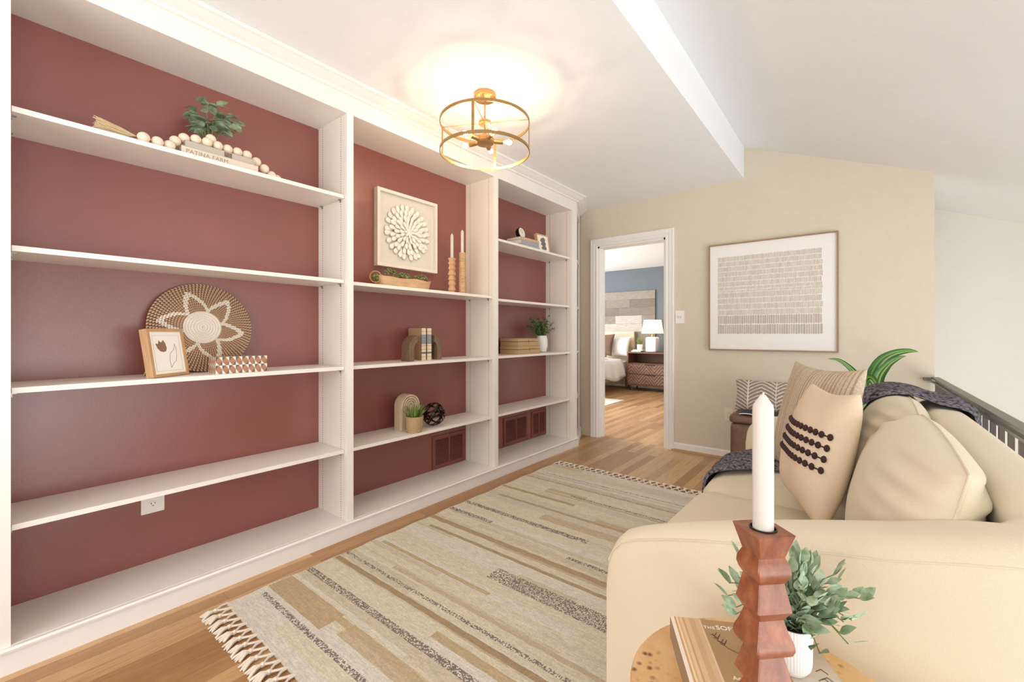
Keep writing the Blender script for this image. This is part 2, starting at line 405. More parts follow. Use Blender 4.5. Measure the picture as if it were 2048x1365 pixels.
# ------------------------------------------------------------------ chandelier
cx, cy = -1.615, 1.775
t = thing('ceiling_light', 'brass drum frame ceiling light with five bare bulbs', 'ceiling light', (cx, cy, CZ))
RR = 0.247; ZT, ZB = -0.163, -0.322
obj('canopy', lathe(bmesh.new(), [(0.058, -0.030), (0.062, -0.027), (0.062, -0.003), (0.060, 0)], n=40), M_brass, t, True)
def ring(z, n=72, h=0.016):
    bm = bmesh.new(); tube(bm, [(RR*math.cos(2*math.pi*i/n), RR*math.sin(2*math.pi*i/n), z) for i in range(n)], 0, closed=True, flat=(0.004, h), up=(0, 0, 1)); return bm
obj('upper_ring', ring(ZT), M_brass, t); obj('lower_ring', ring(ZB), M_brass, t)
vd = math.atan2(-cy, -cx)   # towards the camera
angs = [vd+R(-14), vd+R(76), vd+R(166), vd+R(256)]
for a in angs:
    obj('upright', tube(bmesh.new(), [(RR*math.cos(a), RR*math.sin(a), ZB), (RR*math.cos(a), RR*math.sin(a), ZT)], 0, flat=(0.004, 0.014), up=(-math.sin(a), math.cos(a), 0)), M_brass, t)
obj('stem', tube(bmesh.new(), [(0, 0, -0.03), (0, 0, -0.27)], 0.005, 12), M_brass, t, True)
for a in angs:
    obj('spoke', tube(bmesh.new(), [(0, 0, ZT), (RR*math.cos(a), RR*math.sin(a), ZT)], 0.003, 8), M_brass, t, True)
obj('collar', lathe(bmesh.new(), [(0.0, ZT+0.012), (0.032, ZT+0.012), (0.034, ZT+0.006), (0.034, ZT-0.004), (0.03, ZT-0.008), (0, ZT-0.008)], n=32), M_brass, t, True)
obj('hub', lathe(bmesh.new(), [(0.0, -0.235), (0.045, -0.24), (0.052, -0.25), (0.052, -0.27), (0.045, -0.278), (0.0, -0.28)], n=36), M_brass, t, True)
M_bulb = emit('glowing_filament', (255, 218, 176), BULB*4.2)
gm = bpy.data.materials.new('thin_bulb_glass'); gm.use_nodes = True; gt = gm.node_tree; gt.nodes.remove(gt.nodes['Principled BSDF'])
g1 = gt.nodes.new('ShaderNodeBsdfTransparent'); g2 = gt.nodes.new('ShaderNodeBsdfGlossy'); g2.inputs['Roughness'].default_value = 0.05
g3 = gt.nodes.new('ShaderNodeMixShader'); g3.inputs[0].default_value = 0.10
gt.links.new(g1.outputs[0], g3.inputs[1]); gt.links.new(g2.outputs[0], g3.inputs[2]); gt.links.new(g3.outputs[0], gt.nodes['Material Output'].inputs[0])
M_glass = gm
for k, a in enumerate((262, 334, 46, 118, 190)):
    a = R(a); d = Vector((math.cos(a), math.sin(a), 0))
    s = obj('socket', tube(bmesh.new(), [d*0.045+Vector((0, 0, -0.26)), d*0.10+Vector((0, 0, -0.26))], 0.014, 16), M_brass, t, True)
    prof = [(0.0125, 0.10), (0.015, 0.108), (0.022, 0.122), (0.0255, 0.135), (0.0235, 0.149), (0.015, 0.159), (0.0, 0.162)]
    bm = lathe(bmesh.new(), prof, n=20)
    q = d.to_track_quat('Z', 'Y')
    for v in bm.verts: v.co = q @ v.co + Vector((0, 0, -0.26))
    g_ = obj('bulb', bm, M_glass, t, True)
    bm = ico(bmesh.new(), (0, 0, 0), 0.0135, 2, (1, 1, 1.15))
    for v in bm.verts: v.co = q @ (v.co+Vector((0, 0, 0.135))) + Vector((0, 0, -0.26))
    obj('filament', bm, M_bulb, g_, True)

# ------------------------------------------------------------------ rug
RX0, RX1, RY0, RY1 = -1.995, -0.475, 0.64, 3.05
bands = []  # (y0,y1,x0,x1,colour,kind)
LT, TAN, GRY, DK, WH = (240, 230, 204), (214, 192, 152), (210, 202, 190), (150, 138, 126), (243, 235, 218)
def bnd(y, wd, x0, x1, c, k='s'): bands.append((y, y+wd, x0, x1, c, k))
rr = random.Random(3)
nx, ny = 380, 540
cols = [[None]*ny for _ in range(nx)]
rowbase = []
y = 0
segs = []
while y < ny:
    h_ = rr.choice([3, 5, 7, 10, 13, 16])
    x = 0
    while x < nx:
        L_ = rr.choice([75, 130, 200, 300, 380])
        p = rr.random()
        c = LT if p < 0.45 else (WH if p < 0.62 else ((230, 216, 190) if p < 0.82 else ((221, 201, 168) if p < 0.88 else (232, 222, 202))))
        segs.append((x, min(nx, x+L_), y, min(ny, y+h_), c, 0.03))
        x += L_
    y += h_
def yi(v): return int((v-RY0)/(RY1-RY0)*ny)
def xi(v): return int((v-RX0)/(RX1-RX0)*nx)
for (yy, wd, xa, xb, c, n_) in [
    (0.755, 0.022, -1.95, -0.45, DK, 0.5), (0.80, 0.10, -1.99, -1.55, (212, 186, 148), 0.05), (0.86, 0.03, -1.72, -0.8, TAN, 0.12), (0.965, 0.028, -1.99, -0.45, DK, 0.45),
    (1.10, 0.03, -1.99, -0.6, (190, 164, 128), 0.14), (1.16, 0.02, -1.99, -0.5, DK, 0.6), (1.03, 0.035, -1.2, -0.5, TAN, 0.12), (1.34, 0.02, -1.95, -1.2, TAN, 0.1),
    (1.44, 0.09, -1.3, -0.5, DK, 0.62), (1.62, 0.02, -1.9, -0.7, (196, 172, 136), 0.1), (1.70, 0.035, -1.99, -0.7, (198, 172, 134), 0.12), (1.86, 0.03, -1.99, -1.65, (140, 126, 114), 0.5),
    (1.80, 0.02, -1.1, -0.5, DK, 0.5), (1.99, 0.035, -1.99, -1.1, (140, 126, 114), 0.5), (2.22, 0.03, -1.9, -0.5, (206, 182, 148), 0.12), (2.37, 0.03, -1.99, -1.4, (205, 182, 148), 0.1),
    (2.50, 0.02, -1.5, -0.5, (150, 136, 122), 0.55), (2.66, 0.015, -1.99, -0.5, (170, 160, 148), 0.5), (2.80, 0.012, -1.9, -0.6, (165, 155, 145), 0.6)]:
    segs.append((xi(xa), xi(xb), yi(yy), yi(yy+wd), c, n_))
for s in segs:
    for i in range(max(0, s[0]), min(nx, s[1])):
        for j in range(max(0, s[2]), max(s[2]+1, min(ny, s[3]))):
            if j >= ny: continue
            if s[5] > 0.3 and rr.random() < s[5]*0.75 and cols[i][j]: continue
            g = 1+rr.uniform(-0.05, 0.04)
            cols[i][j] = tuple(min(255, v*g) for v in s[4])
t = thing('area_rug', 'cream and tan striped woven rug with tasselled ends on the wood floor', 'rug', (RX0, RY0, 0))
bm = bmesh.new(); wx = (RX1-RX0)/nx; wy = (RY1-RY0)/ny
V = [[bm.verts.new((i*wx+0.004*math.sin(j*0.11)*(1 if i in (0, nx) else 0), j*wy, 0.008+0.0008*math.sin(i*0.2+j*0.05))) for j in range(ny+1)] for i in range(nx+1)]
fc = []
for i in range(nx):
    for j in range(ny):
        fc.append((bm.faces.new((V[i][j], V[i+1][j], V[i+1][j+1], V[i][j+1])), srgb(cols[i][j])))
def skirt(vl):
    lo = [bm.verts.new((v.co.x, v.co.y, 0.0005)) for v in vl]
    for a in range(len(vl)-1): fc.append((bm.faces.new((vl[a], vl[a+1], lo[a+1], lo[a])), srgb(LT)))
skirt([V[i][0] for i in range(nx+1)]); skirt([V[i][ny] for i in range(nx+1)]); skirt(V[0]); skirt(V[nx])
setcol(bm, fc)
M_rug = colmat('woven_rug', 0.95, 0.20, 22, (1, 7, 1), 0.8, 260, 0.002)
obj('rug_pile', bm, M_rug, t)
M_cot = mat('cotton_fringe', (232, 220, 204), 0.9, var=0.06, vscale=300)
def tassel(seed, sgn):
    r_ = random.Random(seed); bm = bmesh.new()
    # two twisted cords running into a knot, then loose ends
    k = Vector((0, -0.045*sgn, 0.009))
    tube(bm, [(-0.023, 0.004*sgn, 0.007), (-0.017, -0.022*sgn, 0.010), k], 0.0042, 6)
    tube(bm, [(0.023, 0.004*sgn, 0.007), (0.017, -0.022*sgn, 0.010), k], 0.0042, 6)
    ico(bm, k, 0.010, 1)
    for i in range(13):
        a = r_.uniform(-0.45, 0.45); L_ = r_.uniform(0.035, 0.055)
        p = [k, k+Vector((math.sin(a)*L_*0.5, -math.cos(a)*L_*0.5*sgn, 0.004)), Vector((k.x+math.sin(a*1.25)*L_, k.y-math.cos(a)*L_*sgn, 0.0035))]
        tube(bm, p, [0.004, 0.0055, 0.0025], 5)
    return bm
pro = [obj('tassel', tassel(s, 1), M_cot, t, True) for s in range(3)]
N = 31
for i in range(N):
    x = (i+0.5)*(RX1-RX0)/N
    (pro[i] if i < 3 else cp(pro[i % 3], t)).location = (x, 0, 0)
for i in range(N):
    x = (i+0.5)*(RX1-RX0)/N
    c = cp(pro[(i*7) % 3], t, (x, RY1-RY0, 0), (0, 0, math.pi))

# ------------------------------------------------------------------ sofa
SY0, SY1, SXB, SXF = 1.02, 2.86, 0.335, -0.505
t = thing('sofa', 'cream upholstered sofa with sloping arms standing against the stair railing', 'sofa', (0, 0, 0))
prof = [(-0.505, 0.49), (-0.500, 0.535), (-0.488, 0.565), (-0.465, 0.59), (-0.43, 0.608), (-0.355, 0.635), (-0.27, 0.66), (-0.18, 0.683), (-0.05, 0.712), (0.05, 0.733), (0.14, 0.757)]
path = []; rc = 0.15
for x, h in prof: path.append((Vector((x, SY0)), Vector((0, 1)), h, 0.075+0.10*max(0, (x+0.505)/0.84)))
for k in range(1, 9):
    a = R(-90)+R(90)*k/8; c0 = Vector((SXB-rc, SY0+rc))
    path.append((c0+Vector((math.cos(a), math.sin(a)))*rc, Vector((-math.cos(a), -math.sin(a))), 0.768+0.03*k/8, 0.13))
for k in range(1, 12):
    y = SY0+rc+(SY1-SY0-2*rc)*k/12; path.append((Vector((SXB, y)), Vector((-1, 0)), 0.800+0.006*math.sin(math.pi*k/12), 0.13))
half = path[:len(prof)+8]
for (p, n_, h, th) in half[::-1]: path.append((Vector((p.x, SY0+SY1-p.y)), Vector((n_.x, -n_.y)), h, th))
bm = bmesh.new(); rings = []
for (p, n_, h, th) in path:
    rg = []; rad = min(0.045, th*0.45)
    sec = [(0.0, 0.07), (0.0, 0.25), (0.0, h-rad*1.2)]
    for k in range(1, 5): a = R(180-90*k/4); sec.append((rad+rad*math.cos(a), h-rad+rad*math.sin(a)-0.002))
    for k in range(0, 5): a = R(90-90*k/4); sec.append((th-rad+rad*math.cos(a), h-rad+rad*math.sin(a)))
    sec += [(th, 0.30), (th, 0.07)]
    for u, z in sec: rg.append(bm.verts.new((p.x+n_.x*u, p.y+n_.y*u, z)))
    rings.append(rg)
for a, b in zip(rings, rings[1:]):
    for i in range(len(a)): bm.faces.new((a[i], a[(i+1) % len(a)], b[(i+1) % len(a)], b[i]))
bm.faces.new(rings[0]); bm.faces.new(rings[-1][::-1])
obj('arms_and_back', bm, M_sofa, t, True, angle=50)
M_seam = mat('seam_thread', (190, 172, 146), 0.9)
obj('piping', tube(bmesh.new(), [(p.x+n_.x*0.004-n_.x*0.002, p.y+n_.y*0.004-n_.y*0.002, h-0.018-0.02*min(1, max(0, (p.x+0.45)*2))) for (p, n_, h, th) in path[1:-1]], 0.0016, 6), M_sofa, t, True)
obj('seat_frame', Box(-0.495, 0.22, SY0+0.08, SY1-0.08, 0.07, 0.30, 0.01), M_sofa, t)
for (x, y) in ((-0.44, 1.10), (-0.44, 2.78), (0.25, 1.12), (0.25, 2.76)):
    obj('leg', lathe(bmesh.new(), [(0.016, 0), (0.022, 0.07)], x, y, 16), M_lightwood, t, True)

def softbox(x0, x1, y0, y1, z0, z1, r=0.04, puff=0.02, n=14, shear=0.0):
    """upholstered block: rounded edges, domed faces"""
    bm = bmesh.new(); bmesh.ops.create_cube(bm, size=2.0)
    bmesh.ops.subdivide_edges(bm, edges=bm.edges[:], cuts=n, use_grid_fill=True)
    hx, hy, hz = (x1-x0)/2, (y1-y0)/2, (z1-z0)/2; c = Vector(((x0+x1)/2, (y0+y1)/2, (z0+z1)/2))
    for v in bm.verts:
        q = Vector((v.co.x*hx, v.co.y*hy, v.co.z*hz))
        inner = Vector((max(-hx+r, min(hx-r, q.x)), max(-hy+r, min(hy-r, q.y)), max(-hz+r, min(hz-r, q.z))))
        d = q-inner
        if d.length > 1e-9: q = inner+d.normalized()*r
        u, w_, s_ = v.co.x, v.co.y, v.co.z
        q.x += puff*u*(1-w_*w_)*(1-s_*s_)*1.0; q.y += puff*0.5*w_*(1-u*u)*(1-s_*s_); q.z += puff*s_*(1-u*u)*(1-w_*w_)
        q.x += shear*(q.z+hz)
        v.co = q+c
    return bm
ym = 1.945
obj('seat_cushion', softbox(-0.525, 0.16, SY0+0.085, ym, 0.295, 0.448, 0.045, 0.022), M_sofa, t, True, angle=80)
obj('seat_cushion', softbox(-0.525, 0.16, ym, SY1-0.085, 0.295, 0.448, 0.045, 0.022), M_sofa, t, True, angle=80)

def backcushion(y0, y1, z0, z1, seed):
    """knife-edge back cushion; the seam runs around, with pulled wrinkles near the top corner"""
    bm = bmesh.new(); n = 44; r_ = random.Random(seed); hw = (y1-y0)/2; hh = (z1-z0)/2; sheets = []
    for sgn in (-1, 1):
        S = []
        for i in range(n+1):
            col_ = []
            for j in range(n+1):
                u = -1+2*i/n; v = -1+2*j/n
                u = math.sin(u*math.pi/2)*0.35+u*0.65; v = math.sin(v*math.pi/2)*0.35+v*0.65
                e = ((1-abs(u)**3.0)*(1-abs(v)**3.0))
                th = (0.130 if sgn < 0 else 0.085)*max(0, e)**0.50
                wr = 0.015*math.sin(v*24+3*u+seed)*max(0, abs(u)-0.30)*max(0, v+0.25)*(1-abs(u)**8)
                yy = u*hw*(1-0.05*v*v)
                zz = v*hh*(1-0.07*u*u*abs(v))
                x = sgn*(th+wr*min(1.0, th/0.05))
                col_.append(Vector((x, yy, zz)))
            S.append(col_)
        sheets.append(S)
    A, B = [[[bm.verts.new(p) for p in cc] for cc in S] for S in sheets]
    for S in (A, B):
        for i in range(n):
            for j in range(n): bm.faces.new((S[i][j], S[i+1][j], S[i+1][j+1], S[i][j+1]))
    bmesh.ops.remove_doubles(bm, verts=bm.verts, dist=0.0008)
    return bm, hw, hh
def place(bm, c, rx=0, ry=0, rz=0):
    m = Matrix.Translation(Vector(c)) @ Matrix.Rotation(rz, 4, 'Z') @ Matrix.Rotation(ry, 4, 'Y') @ Matrix.Rotation(rx, 4, 'X')
    for v in bm.verts: v.co = m @ v.co
    return bm
for (y0, y1, z1, sd) in ((1.13, 1.93, 0.862, 1), (1.94, 2.74, 0.852, 4)):
    b, hw, hh = backcushion(y0, y1, 0.452, z1, sd)
    place(b, (0.115, (y0+y1)/2, (0.452+z1)/2-0.004), ry=R(14))
    obj('back_cushion', b, M_sofa, t, True, angle=75)
    pe = []
    for q in range(80):
        a = 2*math.pi*q/80; x_, y_ = math.cos(a), math.sin(a); k_ = 1.0/max(abs(x_), abs(y_)); u, v = x_*k_, y_*k_
        pe.append((0, u*hw*(1-0.05*v*v*1.0)+(-0.05)*v*v*abs(u)*hw*0+0, v*hh*(1-0.07*u*u*abs(v))))
    pb = bmesh.new(); tube(pb, [(x_, y_*1.0, z_) for x_, y_, z_ in pe], 0.0026, 6, True)
    place(pb, (0.115, (y0+y1)/2, (0.452+z1)/2-0.004), ry=R(14)); obj('cushion_piping', pb, M_sofa, t, True)

# ------------------------------------------------------------------ pillows
def pillow(w_, h_, tk, n=36, pinch=0.10, pw=0.42, colf=None):
    """lies in the XZ plane, thickness along Y, front towards -Y"""
    bm = bmesh.new(); G = []
    for sgn in (-1, 1):
        S = []
        for i in range(n+1):
            cc = []
            for j in range(n+1):
                u = math.sin((-1+2*i/n)*math.pi/2); v = math.sin((-1+2*j/n)*math.pi/2)
                u = 0.5*u+0.5*(-1+2*i/n); v = 0.5*v+0.5*(-1+2*j/n)
                X = u*w_/2*(1-pinch*(1-v*v)*u*u); Z = v*h_/2*(1-pinch*(1-u*u)*v*v)
                T = tk/2*max(0, (1-u*u)*(1-v*v))**pw
                T *= 1+0.05*math.sin(5*u+3*v)
                cc.append((X, sgn*T, Z, u, v))
            S.append(cc)
        G.append(S)
    fcs = []
    for gi, S in enumerate(G):
        V_ = [[bm.verts.new(p[:3]) for p in cc] for cc in S]
        for i in range(n):
            for j in range(n):
                f = bm.faces.new((V_[i][j], V_[i+1][j], V_[i+1][j+1], V_[i][j+1]))
                if colf: fcs.append((f, srgb(colf((S[i][j][3]+S[i+1][j+1][3])/2, (S[i][j][4]+S[i+1][j+1][4])/2))))
    if colf: setcol(bm, fcs)
    bmesh.ops.remove_doubles(bm, verts=bm.verts, dist=0.0005)
    return bm
def orient(o, c, xdir, zdir):
    x = Vector(xdir).normalized(); z = Vector(zdir); z = (z-x*z.dot(x)).normalized(); y = z.cross(x)
    m = Matrix((x, y, z)).transposed().to_4x4(); m.translation = Vector(c); o.matrix_world = m
M_can = mat('natural_canvas', (228, 208, 180), 0.9, var=0.05, vscale=400, bump=0.5, bscale=600, spec=0.2)
M_yarn = mat('dark_brown_yarn', (60, 34, 34), 0.9, var=0.2, vscale=300)
pt = thing('throw_pillow', 'natural canvas pillow with four rows of dark brown yarn stitches', 'pillow')
PW, PH, PT = 0.47, 0.42, 0.16
obj('cushion_cover', pillow(PW, PH, PT), M_can, pt, True, angle=85)
def ysurf(u, v): return PT/2*max(0, (1-u*u)*(1-v*v))**0.42*(1+0.05*math.sin(5*u+3*v))
for r_i in range(4):
    v = 0.30-r_i*0.165; bm = bmesh.new()
    for k in range(16):
        u = -0.94+1.88*k/15
        X = u*PW/2*(1-0.10*(1-v*v)*u*u); Z = v*PH/2*(1-0.10*(1-u*u)*v*v)
        ico(bm, (X, -ysurf(u, v)-0.001, Z), 0.0138, 2, (1.15, 0.5, 0.8))
    tube(bm, [((u_*PW/2*(1-0.10*(1-v*v)*u_*u_)), -ysurf(u_, v)-0.0015, v*PH/2*(1-0.10*(1-u_*u_)*v*v)) for u_ in [(-0.95+1.9*q/20) for q in range(21)]], 0.0022, 5)
    obj('yarn_stitches', bm, M_yarn, pt, True)
orient(pt, (-0.110, 1.80, 0.712), (0.30, -0.95, 0.04), (0.28, -0.10, 1))

def stripes(u, v):
    k = abs(((u*14) % 1)-0.5)
    return (222, 204, 180) if k > 0.16 else (188, 166, 138)
o = obj('throw_pillow', pillow(0.50, 0.50, 0.15, n=140, colf=stripes), colmat('ribbed_knit', 0.95, 0.25, 160, (1, 1, 1), 1.0, 180, 0.004), None, True, angle=85)
tag(o, 'tan ribbed knit pillow behind the canvas pillow with stitches', 'pillow')
orient(o, (-0.150, 2.255, 0.722), (0.52, -0.85, 0.0), (0.20, 0.10, 1))

# ------------------------------------------------------------------ knitted throw across the sofa
def ribbon(path, width, name, label, cat, m, th=0.012):
    """path: list of (x,z,yc,w)"""
    bm = bmesh.new(); NS = 14; P_ = []
    from_ = [Vector((p[0], p[1], 0)) for p in path]
    # subdivide with catmull-rom
    fine = []
    for i in range(len(path)-1):
        p0 = path[max(i-1, 0)]; p1 = path[i]; p2 = path[i+1]; p3 = path[min(i+2, len(path)-1)]
        for s in range(6):
            q = s/6.0
            fine.append([0.5*((2*b)+(-a+c)*q+(2*a-5*b+4*c-d)*q*q+(-a+3*b-3*c+d)*q**3) for a, b, c, d in zip(p0, p1, p2, p3)])
    fine.append(list(path[-1]))
    top, bot = [], []
    for i, (x, z, yc, wd) in enumerate(fine):
        a = fine[max(i-1, 0)]; b = fine[min(i+1, len(fine)-1)]
        d = Vector((b[0]-a[0], b[1]-a[1])).normalized(); nn = Vector((-d.y, d.x))
        if nn.y < 0 and abs(d.x) > 0.3: nn = -nn
        tr, br = [], []
        for j in range(NS+1):
            s = -1+2*j/NS; y = yc+s*wd/2
            rp = 0.004*math.sin(s*9+i*0.25)
            e = th*(1-abs(s)**6)
            tr.append(bm.verts.new((x+nn.x*(rp+e), y, z+nn.y*(rp+e)))); br.append(bm.verts.new((x+nn.x*(rp-0.001), y, z+nn.y*(rp-0.001))))
        top.append(tr); bot.append(br)
    for S in (top, bot):
        for a, b in zip(S, S[1:]):
            for j in range(NS): bm.faces.new((a[j], a[j+1], b[j+1], b[j]))
    for S1, S2 in zip(zip(top, top[1:]), zip(bot, bot[1:])):
        for j in (0, NS): bm.faces.new((S1[0][j], S1[1][j], S2[1][j], S2[0][j]))
    for k in (0, -1):
        for j in range(NS): bm.faces.new((top[k][j], top[k][j+1], bot[k][j+1], bot[k][j]))
    o = obj(name, bm, m, None, True, angle=80); return tag(o, label, cat)
def knit_mat():
    t = NT('charcoal_knit'); t.set(0.95, 0, 0.15)
    v = t.coords((1, 1, 1)); vo = t.n('ShaderNodeTexVoronoi'); vo.inputs['Scale'].default_value = 75; t.l(v, vo.inputs['Vector'])
    t.l(t.ramp(vo.outputs['Distance'], [(0.0, lin((150, 144, 148))), (0.45, lin((112, 108, 114))), (0.85, lin((44, 42, 52)))]), t.b.inputs['Base Color'])
    t.bump(t.math('SUBTRACT', 1.0, vo.outputs['Distance']), 1.0, 0.005); return t.m
M_knit = knit_mat()
ribbon([(-0.560, 0.25, 2.32, 0.44), (-0.556, 0.36, 2.32, 0.44), (-0.535, 0.440, 2.33, 0.44), (-0.46, 0.476, 2.36, 0.44), (-0.30, 0.484, 2.47, 0.42), (-0.14, 0.482, 2.54, 0.40), (-0.075, 0.50, 2.55, 0.40),
        (-0.065, 0.60, 2.56, 0.40), (-0.035, 0.72, 2.56, 0.40), (0.02, 0.805, 2.56, 0.41), (0.09, 0.847, 2.565, 0.42), (0.17, 0.848, 2.57, 0.42), (0.25, 0.822, 2.57, 0.42), (0.315, 0.812, 2.57, 0.42), (0.348, 0.78, 2.57, 0.42), (0.352, 0.66, 2.57, 0.42)],
       0.44, 'knitted_throw', 'charcoal chunky knit throw draped over the far sofa cushion and seat', 'throw blanket', M_knit, 0.020)

# ------------------------------------------------------------------ stair railing
t = thing('stair_railing', 'grey metal stair railing with thin balusters behind the sofa', 'railing', (0.417, 0, 0))
obj('wall_bracket', Box(-0.062, -0.019, FY-0.035, FY-0.001, 0.776, 0.796, 0.002), M_rail, t)
obj('handrail', Box(-0.020, 0.020, -1.0, FY-0.001, 0.788, 0.800, 0.002), M_rail, t)
obj('under_rail', Box(-0.014, 0.010, -1.0, FY-0.002, 0.758, 0.770, 0.001), M_rail, t)
bm = bmesh.new()
for k in range(8): box(bm, -0.01, 0.01, 4.05-k*0.7-0.01, 4.05-k*0.7+0.01, 0.770, 0.788)
obj('spacers', bm, M_rail, t)
obj('bottom_rail', Box(-0.016, 0.016, -1.0, FY-0.002, 0.06, 0.075), M_rail, t)
b0 = obj('baluster', Box(-0.0075, 0.0075, -0.0075, 0.0075, 0, 0.752), M_bal, t); b0.location = (0, 4.08, 0)
for k in range(1, 34): cp(b0, t, (0, 4.08-k*0.13, 0))

# ------------------------------------------------------------------ framed artwork on the far wall
t = thing('framed_artwork', 'large square framed art of beige brush strokes beside the doorway', 'picture', (-0.577, FY, 0.953))
AW, AH = 0.927, 0.931
bm = bmesh.new(); e = 0.011
for a in ((-AW/2, AW/2, 0, e), (-AW/2, AW/2, AH-e, AH), (-AW/2, -AW/2+e, e, AH-e), (AW/2-e, AW/2, e, AH-e)): box(bm, a[0], a[1], -0.035, -0.001, a[2], a[3])
obj('frame', bm, woodmat('thin_walnut_frame', (140, 108, 78), (170, 136, 102), 'x'), t)
obj('canvas', Box(-AW/2+e, AW/2-e, -0.022, -0.002, e, AH-e), mat('art_paper', (240, 236, 230), 0.7, var=0.01), t)
rr = random.Random(11); bm = bmesh.new(); fc = []
zt = AH-0.115; X0, X1 = -AW/2+0.075, AW/2-0.095
rows = [0.044]*6+[0.03, 0.020]+[0.05]*4+[0.0, 0.078, 0.086]
z = zt
for ri, hh_ in enumerate(rows):
    if hh_ == 0.0: continue
    x = X0; wide = ri > 12
    while x < X1-0.01:
        wd = rr.uniform(0.013, 0.02) if wide else rr.uniform(0.0085, 0.0115)
        g = rr.random(); base_ = (208, 196, 186) if wide else (224, 213, 198)
        c = tuple(v-18*g+rr.uniform(-3, 3) for v in base_)
        zz0, zz1 = z-hh_*0.93+rr.uniform(-.002, .002), z+rr.uniform(-.002, .002)
        x1 = x+wd*0.82
        pts = [(x+wd*0.15, zz0), (x1-wd*0.15, zz0), (x1, zz0+0.006), (x1, zz1-0.006), (x1-wd*0.15, zz1), (x+wd*0.15, zz1), (x, zz1-0.006), (x, zz0+0.006)]
        fc.append((bm.faces.new([bm.verts.new((px, -0.0225, pz)) for px, pz in pts]), srgb(c)))
        x += wd
    z -= hh_
setcol(bm, fc); obj('brush_strokes', bm, colmat('wash_paint', 0.7, 0.12, 60, (1, 1, 1), 0), t)

# ------------------------------------------------------------------ white flower art in the middle bay
t = thing('shadow_box_art', 'white framed shadow box with a layered shell flower above the wooden bowl', 'picture', (BX, 1.877, 1.541))
AW, AH = 0.506, 0.508; bm = bmesh.new(); e = 0.02
for a in ((-AW/2, AW/2, 0, e), (-AW/2, AW/2, AH-e, AH), (-AW/2, -AW/2+e, e, AH-e), (AW/2-e, AW/2, e, AH-e)): box(bm, 0.001, 0.042, a[0], a[1], a[2], a[3])
obj('frame', bm, mat('whitewashed_wood', (236, 226, 212), 0.6, var=0.04, vscale=30), t)
obj('backing', Box(0.002, 0.014, -AW/2+e, AW/2-e, e, AH-e), mat('linen_backing', (222, 214, 200), 0.9, var=0.03, bump=0.3, bscale=500), t)
bm = bmesh.new()
for L_, (n_, rad, ln, lift) in enumerate([(25, 0.155, 0.075, 0.004), (23, 0.120, 0.075, 0.010), (19, 0.085, 0.07, 0.016), (14, 0.052, 0.06, 0.021), (8, 0.022, 0.045, 0.025)]):
    for k in range(n_):
        a = 2*math.pi*(k+0.5*(L_ % 2))/n_+rr.uniform(-.05, .05); wd = min(0.022, 0.62*math.pi*rad/n_*1.25+0.004); ln2 = ln*rr.uniform(0.92, 1.08)
        cs = []
        for i in range(10):
            s = i/9.0; rowv = []
            for j in range(5):
                q = -1+j/2.0
                wv = wd*(0.5+0.5*s/0.72) if s < 0.72 else wd*math.sqrt(max(0.0, 1-((s-0.72)/0.28)**2*0.97))
                py = (rad-ln2/2+s*ln2); px = q*wv
                hz = 0.0145+lift+0.010*s-0.006*q*q+0.003*math.sin(s*3)
                rowv.append(bm.verts.new((hz, px*math.cos(a)-py*math.sin(a), AH/2+px*math.sin(a)+py*math.cos(a))))
            cs.append(rowv)
        for i in range(9):
            for j in range(4): bm.faces.new((cs[i][j], cs[i+1][j], cs[i+1][j+1], cs[i][j+1]))
o = obj('shell_flower', bm, mat('capiz_shell_white', (246, 238, 226), 0.6, var=0.03), t, True)
md = o.modifiers.new('Solidify', 'SOLIDIFY'); md.thickness = 0.0015

# ------------------------------------------------------------------ plants
def leaf(bm, base, d, ln, wd, droop=0.2, roll=0.0, seg=4, mi=0, fold=0.15, colf=None, fcs=None, tip=0.0):
    d = Vector(d).normalized(); up = Vector((0, 0, 1)); s = d.cross(up)
    if s.length < 1e-4: s = Vector((1, 0, 0))
    s.normalize(); n_ = s.cross(d).normalized()
    q = Matrix.Rotation(roll, 3, d); s = q @ s; n_ = q @ n_
    rows_ = []
    for i in range(seg+1):
        f = i/seg; c = Vector(base)+d*ln*f-Vector((0, 0, 1))*droop*ln*f*f
        wv = wd/2*math.sin(math.pi*(0.06+0.92*f**(0.8+tip)))
        rows_.append([bm.verts.new(c-s*wv+n_*wv*fold), bm.verts.new(c), bm.verts.new(c+s*wv+n_*wv*fold)])
    for a, b in zip(rows_, rows_[1:]):
        for j in range(2):
            f = bm.faces.new((a[j], b[j], b[j+1], a[j+1])); f.material_index = mi
            if fcs is not None: fcs.append(f)
def greens(name, a, b, rough=0.55):
    if name in MATS: return MATS[name]
    t = NT(name); t.set(rough); v = t.coords(); f = t.noise(v, 45, 3)
    t.l(t.ramp(f, [(0.3, lin(a)), (0.7, lin(b))]), t.b.inputs['Base Color']); MATS[name] = t.m; return t.m
M_euc = greens('dusty_green_leaf', (116, 142, 100), (184, 200, 168))
M_gre = greens('fresh_green_leaf', (70, 98, 40), (150, 176, 88))
M_sage = greens('sage_leaf', (100, 126, 78), (196, 214, 186))
M_dkg = greens('deep_green_leaf', (44, 76, 36), (112, 146, 72))
M_moss = greens('moss_green', (78, 92, 44), (140, 156, 86))
M_stem = mat('green_brown_stem', (112, 120, 72), 0.6)
M_soil = mat('dark_soil', (46, 36, 30), 0.95, bump=0.8, bscale=200)
M_sea = None
